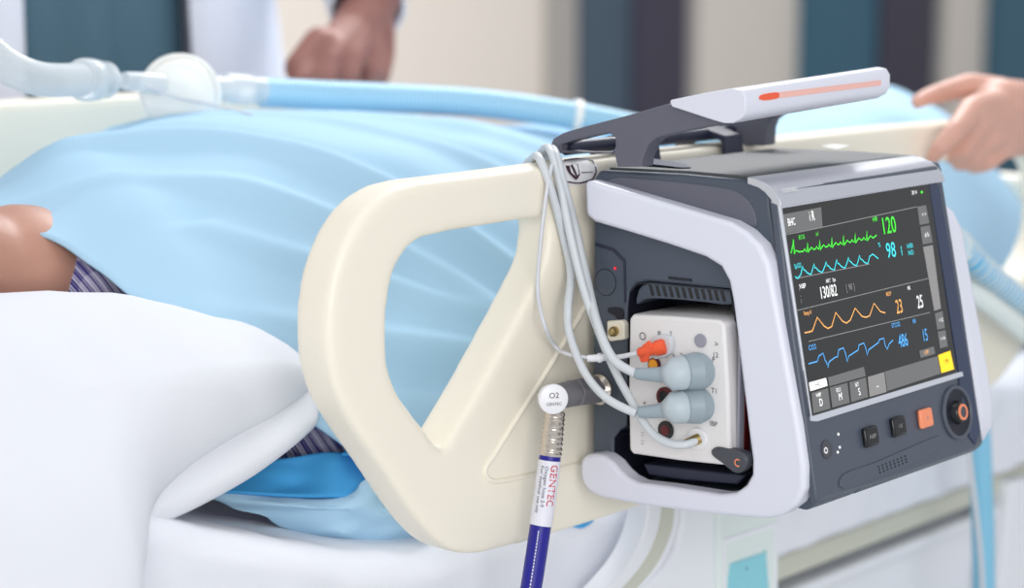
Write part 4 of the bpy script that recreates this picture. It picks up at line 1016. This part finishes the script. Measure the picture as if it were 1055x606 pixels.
# ------------------------------------------------------------------ cables on the module
def cable(name, label, pts, r, m='cable', cat='cable'):
    t = thing(name, label, cat, pts[len(pts) // 2])
    obj('cable_sheath', tube(spline(pts, 10), r, seg=12), m, t, smooth=True)
    return t
RB = RY0 - .006
def Rl(px, py, y=RB): return ony(px, py, y)
hide = [V((1.50, 1.30, .90)), V((1.45, 1.295, .98))]
hide = [V((1.452, 1.286, .95)), V((1.445, 1.284, 1.0))]
tA = cable('sensor_cable', 'thick pale cable ending in the upper grey plug on the module', [V((1.43, 1.287, .93)), V((1.428, 1.286, 1.0)), ony(566, 155, 1.262), Rl(573, 160, 1.225), Rl(581, 192), Rl(592, 232), Rl(604, 285, 1.20), X(616, 335, 1.375), X(632, 370, 1.365), X(655, 385, 1.368)], .0043)
def plugset(t, cx_, cy_, r, bx, by, xx=MX):
    c0 = X(cx_, cy_, xx); e = X(bx, by, 1.368)
    cm = X(cx_ - 26, cy_ + 3, xx - .022); d0 = (cm - c0)
    obj('plug_body', tube([c0, c0 + V((-.004, 0, 0)), c0.lerp(cm, .30), c0.lerp(cm, .62), c0.lerp(cm, .66)], [r * .95, r * 1.02, r * 1.0, r * .93, r * .85], seg=28), 'plug', t, smooth='auto')
    obj('plug_collar', tube([c0.lerp(cm, .62), c0.lerp(cm, .75), c0.lerp(cm, 1.15), cm.lerp(e, .30)], [r * .87, r * .92, r * .86, r * .45], seg=28), 'collar', t, smooth=True)
    obj('strain_relief', tube(spline([cm, cm.lerp(e, .45) + V((0, 0, -.001)), e], 6), [r * .52 - (r * .52 - .0052) * k / 12 for k in range(13)], seg=16), 'plug', t, smooth='auto')
plugset(tA, 722, 382, .0175, 655, 385)
tC = cable('sensor_cable', 'pale cable in a wide low loop ending in the lower grey plug on the module', [V((1.412, 1.287, .93)), V((1.408, 1.286, 1.0)), ony(549, 163, 1.262), Rl(556, 164, 1.228), Rl(568, 196), Rl(581, 246), Rl(588, 282, 1.21), Rl(585, 318, 1.195), X(587, 345, 1.37), X(603, 385, 1.36), X(626, 411, 1.355), X(655, 426, 1.362)], .0040)
plugset(tC, 722, 417, .0170, 658, 425)
tB = cable('probe_cable', 'pale cable running behind both plugs into the lowest socket of the module', [V((1.423, 1.287, .93)), V((1.420, 1.286, 1.0)), ony(560, 154, 1.262), Rl(568, 158, 1.226), Rl(577, 192), Rl(587, 240, 1.205), X(602, 300, 1.385), X(618, 345, 1.384), X(634, 383, 1.382), X(651, 414, 1.380), X(670, 444, 1.382), X(688, 456, 1.384), X(706, 458, 1.390), X(720, 452, 1.403)], .0040)
obj('probe_tip', tube([X(706, 458, 1.391), X(720, 452, 1.4035)], [.0045, .0052], seg=16), 'brass', tB, smooth='auto')
tD = thing('sampling_tube', 'thin gas sampling line with an orange winged tip in the module', 'tube', Rl(556, 290))
obj('thin_line', tube(spline([V((1.434, 1.287, .93)), V((1.432, 1.286, 1.0)), ony(569, 160, 1.258), Rl(569, 168, 1.222), Rl(564, 192), Rl(557, 250), Rl(554, 300), Rl(561, 335, 1.20), X(572, 357, 1.37), X(585, 365, 1.365), X(608, 369, 1.372)], 8), .0019, seg=8), 'lead', tD, smooth=True)
obj('luer_joint', lathe([(0, .002), (0, .0034), (.010, .0036), (.010, .0046), (.013, .0046), (.013, .0034), (.02, .003)], X(606, 369.5, 1.372), X(640, 367.5, 1.385) - X(606, 369.5, 1.372), 16), 'cap', tD, smooth='auto')
obj('short_line', tube(spline([X(622, 369, 1.377), X(640, 367.5, 1.383), X(660, 363, 1.390)], 6), .0024, seg=10), 'lead', tD, smooth=True)
c0, c1 = X(657, 364, 1.388), X(684, 357, MX - .006)
ot = obj('orange_tip', lathe([(0, .003), (.002, .0048), (.016, .0058), (.019, .0075), (.026, .0075), (.028, .005)], c0, c1 - c0, 20), 'orange', tD, smooth='auto')
wl = [X(*q, 1.389) for q in ((661, 356), (668, 351), (672, 357), (668, 366), (667, 373), (660, 374), (658, 368), (662, 363))]
obj('tip_wing', prism([wl], (.003, 0, 0)), 'orange', ot, bevel=.001)

# ------------------------------------------------------------------ gas supply hose with elbow
gh = thing('gas_hose', 'royal blue gas hose with steel ferrule and white round-capped elbow', 'hose', ony(550, 606, 1.17))
EY = 1.183
capc = ony(569.5, 411, EY - .012); capn = V((-.52, -.84, .05)).normalized()
e1 = ony(571, 409, EY + .004); e2 = ony(600, 403, EY + .006); e3 = ony(613, 402, EY + .008); e4 = ony(634, 398, EY + .010)
obj('elbow_body', tube([ony(566, 411, EY), e1, ony(582, 407, EY + .004), ony(598, 404, EY + .006)], [.009, .0115, .0125, .0125], seg=20), 'gunmetal', gh, smooth='auto')
obj('hex_nut', tube([ony(591, 405, EY + .005), ony(612, 402, EY + .008)], .0148, seg=6), 'gunmetal', gh, bevel=.001)
obj('swivel_ring', tube([e3, ony(617, 401.5, EY + .008), ony(619, 401, EY + .008), ony(624, 400, EY + .009), e4], [.0095, .015, .015, .010, .009], seg=24), 'steel', gh, smooth='auto')
ec = obj('elbow_cap', lathe([(-.008, .0125), (0, .0142), (.003, .0140), (.0042, .0120)], capc, capn, 36), 'cap', gh, smooth='auto')
cr_ = ZZ.cross(capn).normalized(); cu_ = capn.cross(cr_)
bm = text_bm('O2', .0075, capc + capn * .0045 + cu_ * .0035, cr_, cu_); text_bm('GENTEC', .0040, capc + capn * .0045 - cu_ * .0045, cr_, cu_, bm=bm); obj('cap_lettering', bm, 'plumink', ec)
def Hs(px, py): return ony(px, py, EY)
axf = [Hs(572, 424), Hs(571, 436), Hs(569, 452), Hs(567, 470)]
P = []; R_ = []
for k in range(33):
    t = k / 32; P.append(axf[0].lerp(axf[3], t)); R_.append(.0088 + .0012 * t + .0011 * math.sin(t * PI * 2 * 4.5) ** 2)
obj('ferrule', tube(P, R_, seg=24), 'steel', gh, smooth='auto')
hpx_ = [(567.5, 466), (566, 476), (563, 500), (559.5, 525), (556.5, 545), (552, 575), (546, 612), (536, 660), (520, 730)]
hps = [Hs(*q) for q in hpx_]
HR = .0102
hose = obj('hose_tube', tube(spline(hps, 8), HR, seg=24), 'hoseblue', gh, smooth=True)
lb = spline([Hs(*q) for q in ((566.2, 474), (563, 500), (559.5, 525), (557, 541))], 8)
lab = obj('hose_label', tube(lb, HR + .0006, seg=28, caps=False), 'label', gh, smooth=True)
# lettering wrapped round the hose: runs down the hose, on the side facing the viewer
def wrap_text(s, size, start, ang0, m, name, parent, sx=1.0):
    T = (Hs(557, 541) - Hs(566.2, 474)); L = T.length; T.normalize()
    view = (CAM - Hs(562, 508)); view = (view - T * view.dot(T)).normalized(); side = T.cross(view).normalized()
    bm = text_bm(s, size, (0, 0, 0), (1, 0, 0), (0, 1, 0), align='LEFT', sx=sx)
    A = Hs(566.2, 474)
    for v in bm.verts:
        a = ang0 - v.co.y / (HR + .0006); d = start + v.co.x
        t = d / L; ctr = None
        f = max(0, min(1, t)) * (len(lb) - 1); i = min(int(f), len(lb) - 2); ctr = lb[i].lerp(lb[i + 1], f - i)
        v.co = ctr + (view * math.cos(a) + side * math.sin(a)) * (HR + .0010)
    return obj(name, bm, m, parent)
_T = (Hs(557, 541) - Hs(566.2, 474)).normalized(); _v = CAM - Hs(562, 508); _side = _T.cross((_v - _T * _v.dot(_T)).normalized())
sg = 1 if _side.dot(RR) > 0 else -1
wrap_text('GENTEC', .0105, .004, sg * .50, 'redink', 'label_lettering', lab, .82)
for k, s_ in enumerate(('Oxygen hose 2-9', 'For medical use only')): wrap_text(s_, .0046, .006, sg * (-.15 - .42 * k), 'ink', 'label_lettering', lab, 1.0)
# dashed white print along the blue hose
lb2 = spline([Hs(*q) for q in ((556.3, 546), (552, 575), (546, 612), (536, 660))], 10)
bm = bmesh.new()
for i in range(0, len(lb2) - 2, 1):
    a, b = lb2[i], lb2[i].lerp(lb2[i + 1], .62); t = (b - a).normalized(); vw = CAM - a; vw = (vw - t * vw.dot(t)).normalized(); sd = t.cross(vw)
    off = (vw * math.cos(.1) - sd * math.sin(.1) * sg) * (HR + .0004)
    ribbon([a + off, b + off], .0011, vw, bm)
obj('hose_print', bm, 'label', hose)
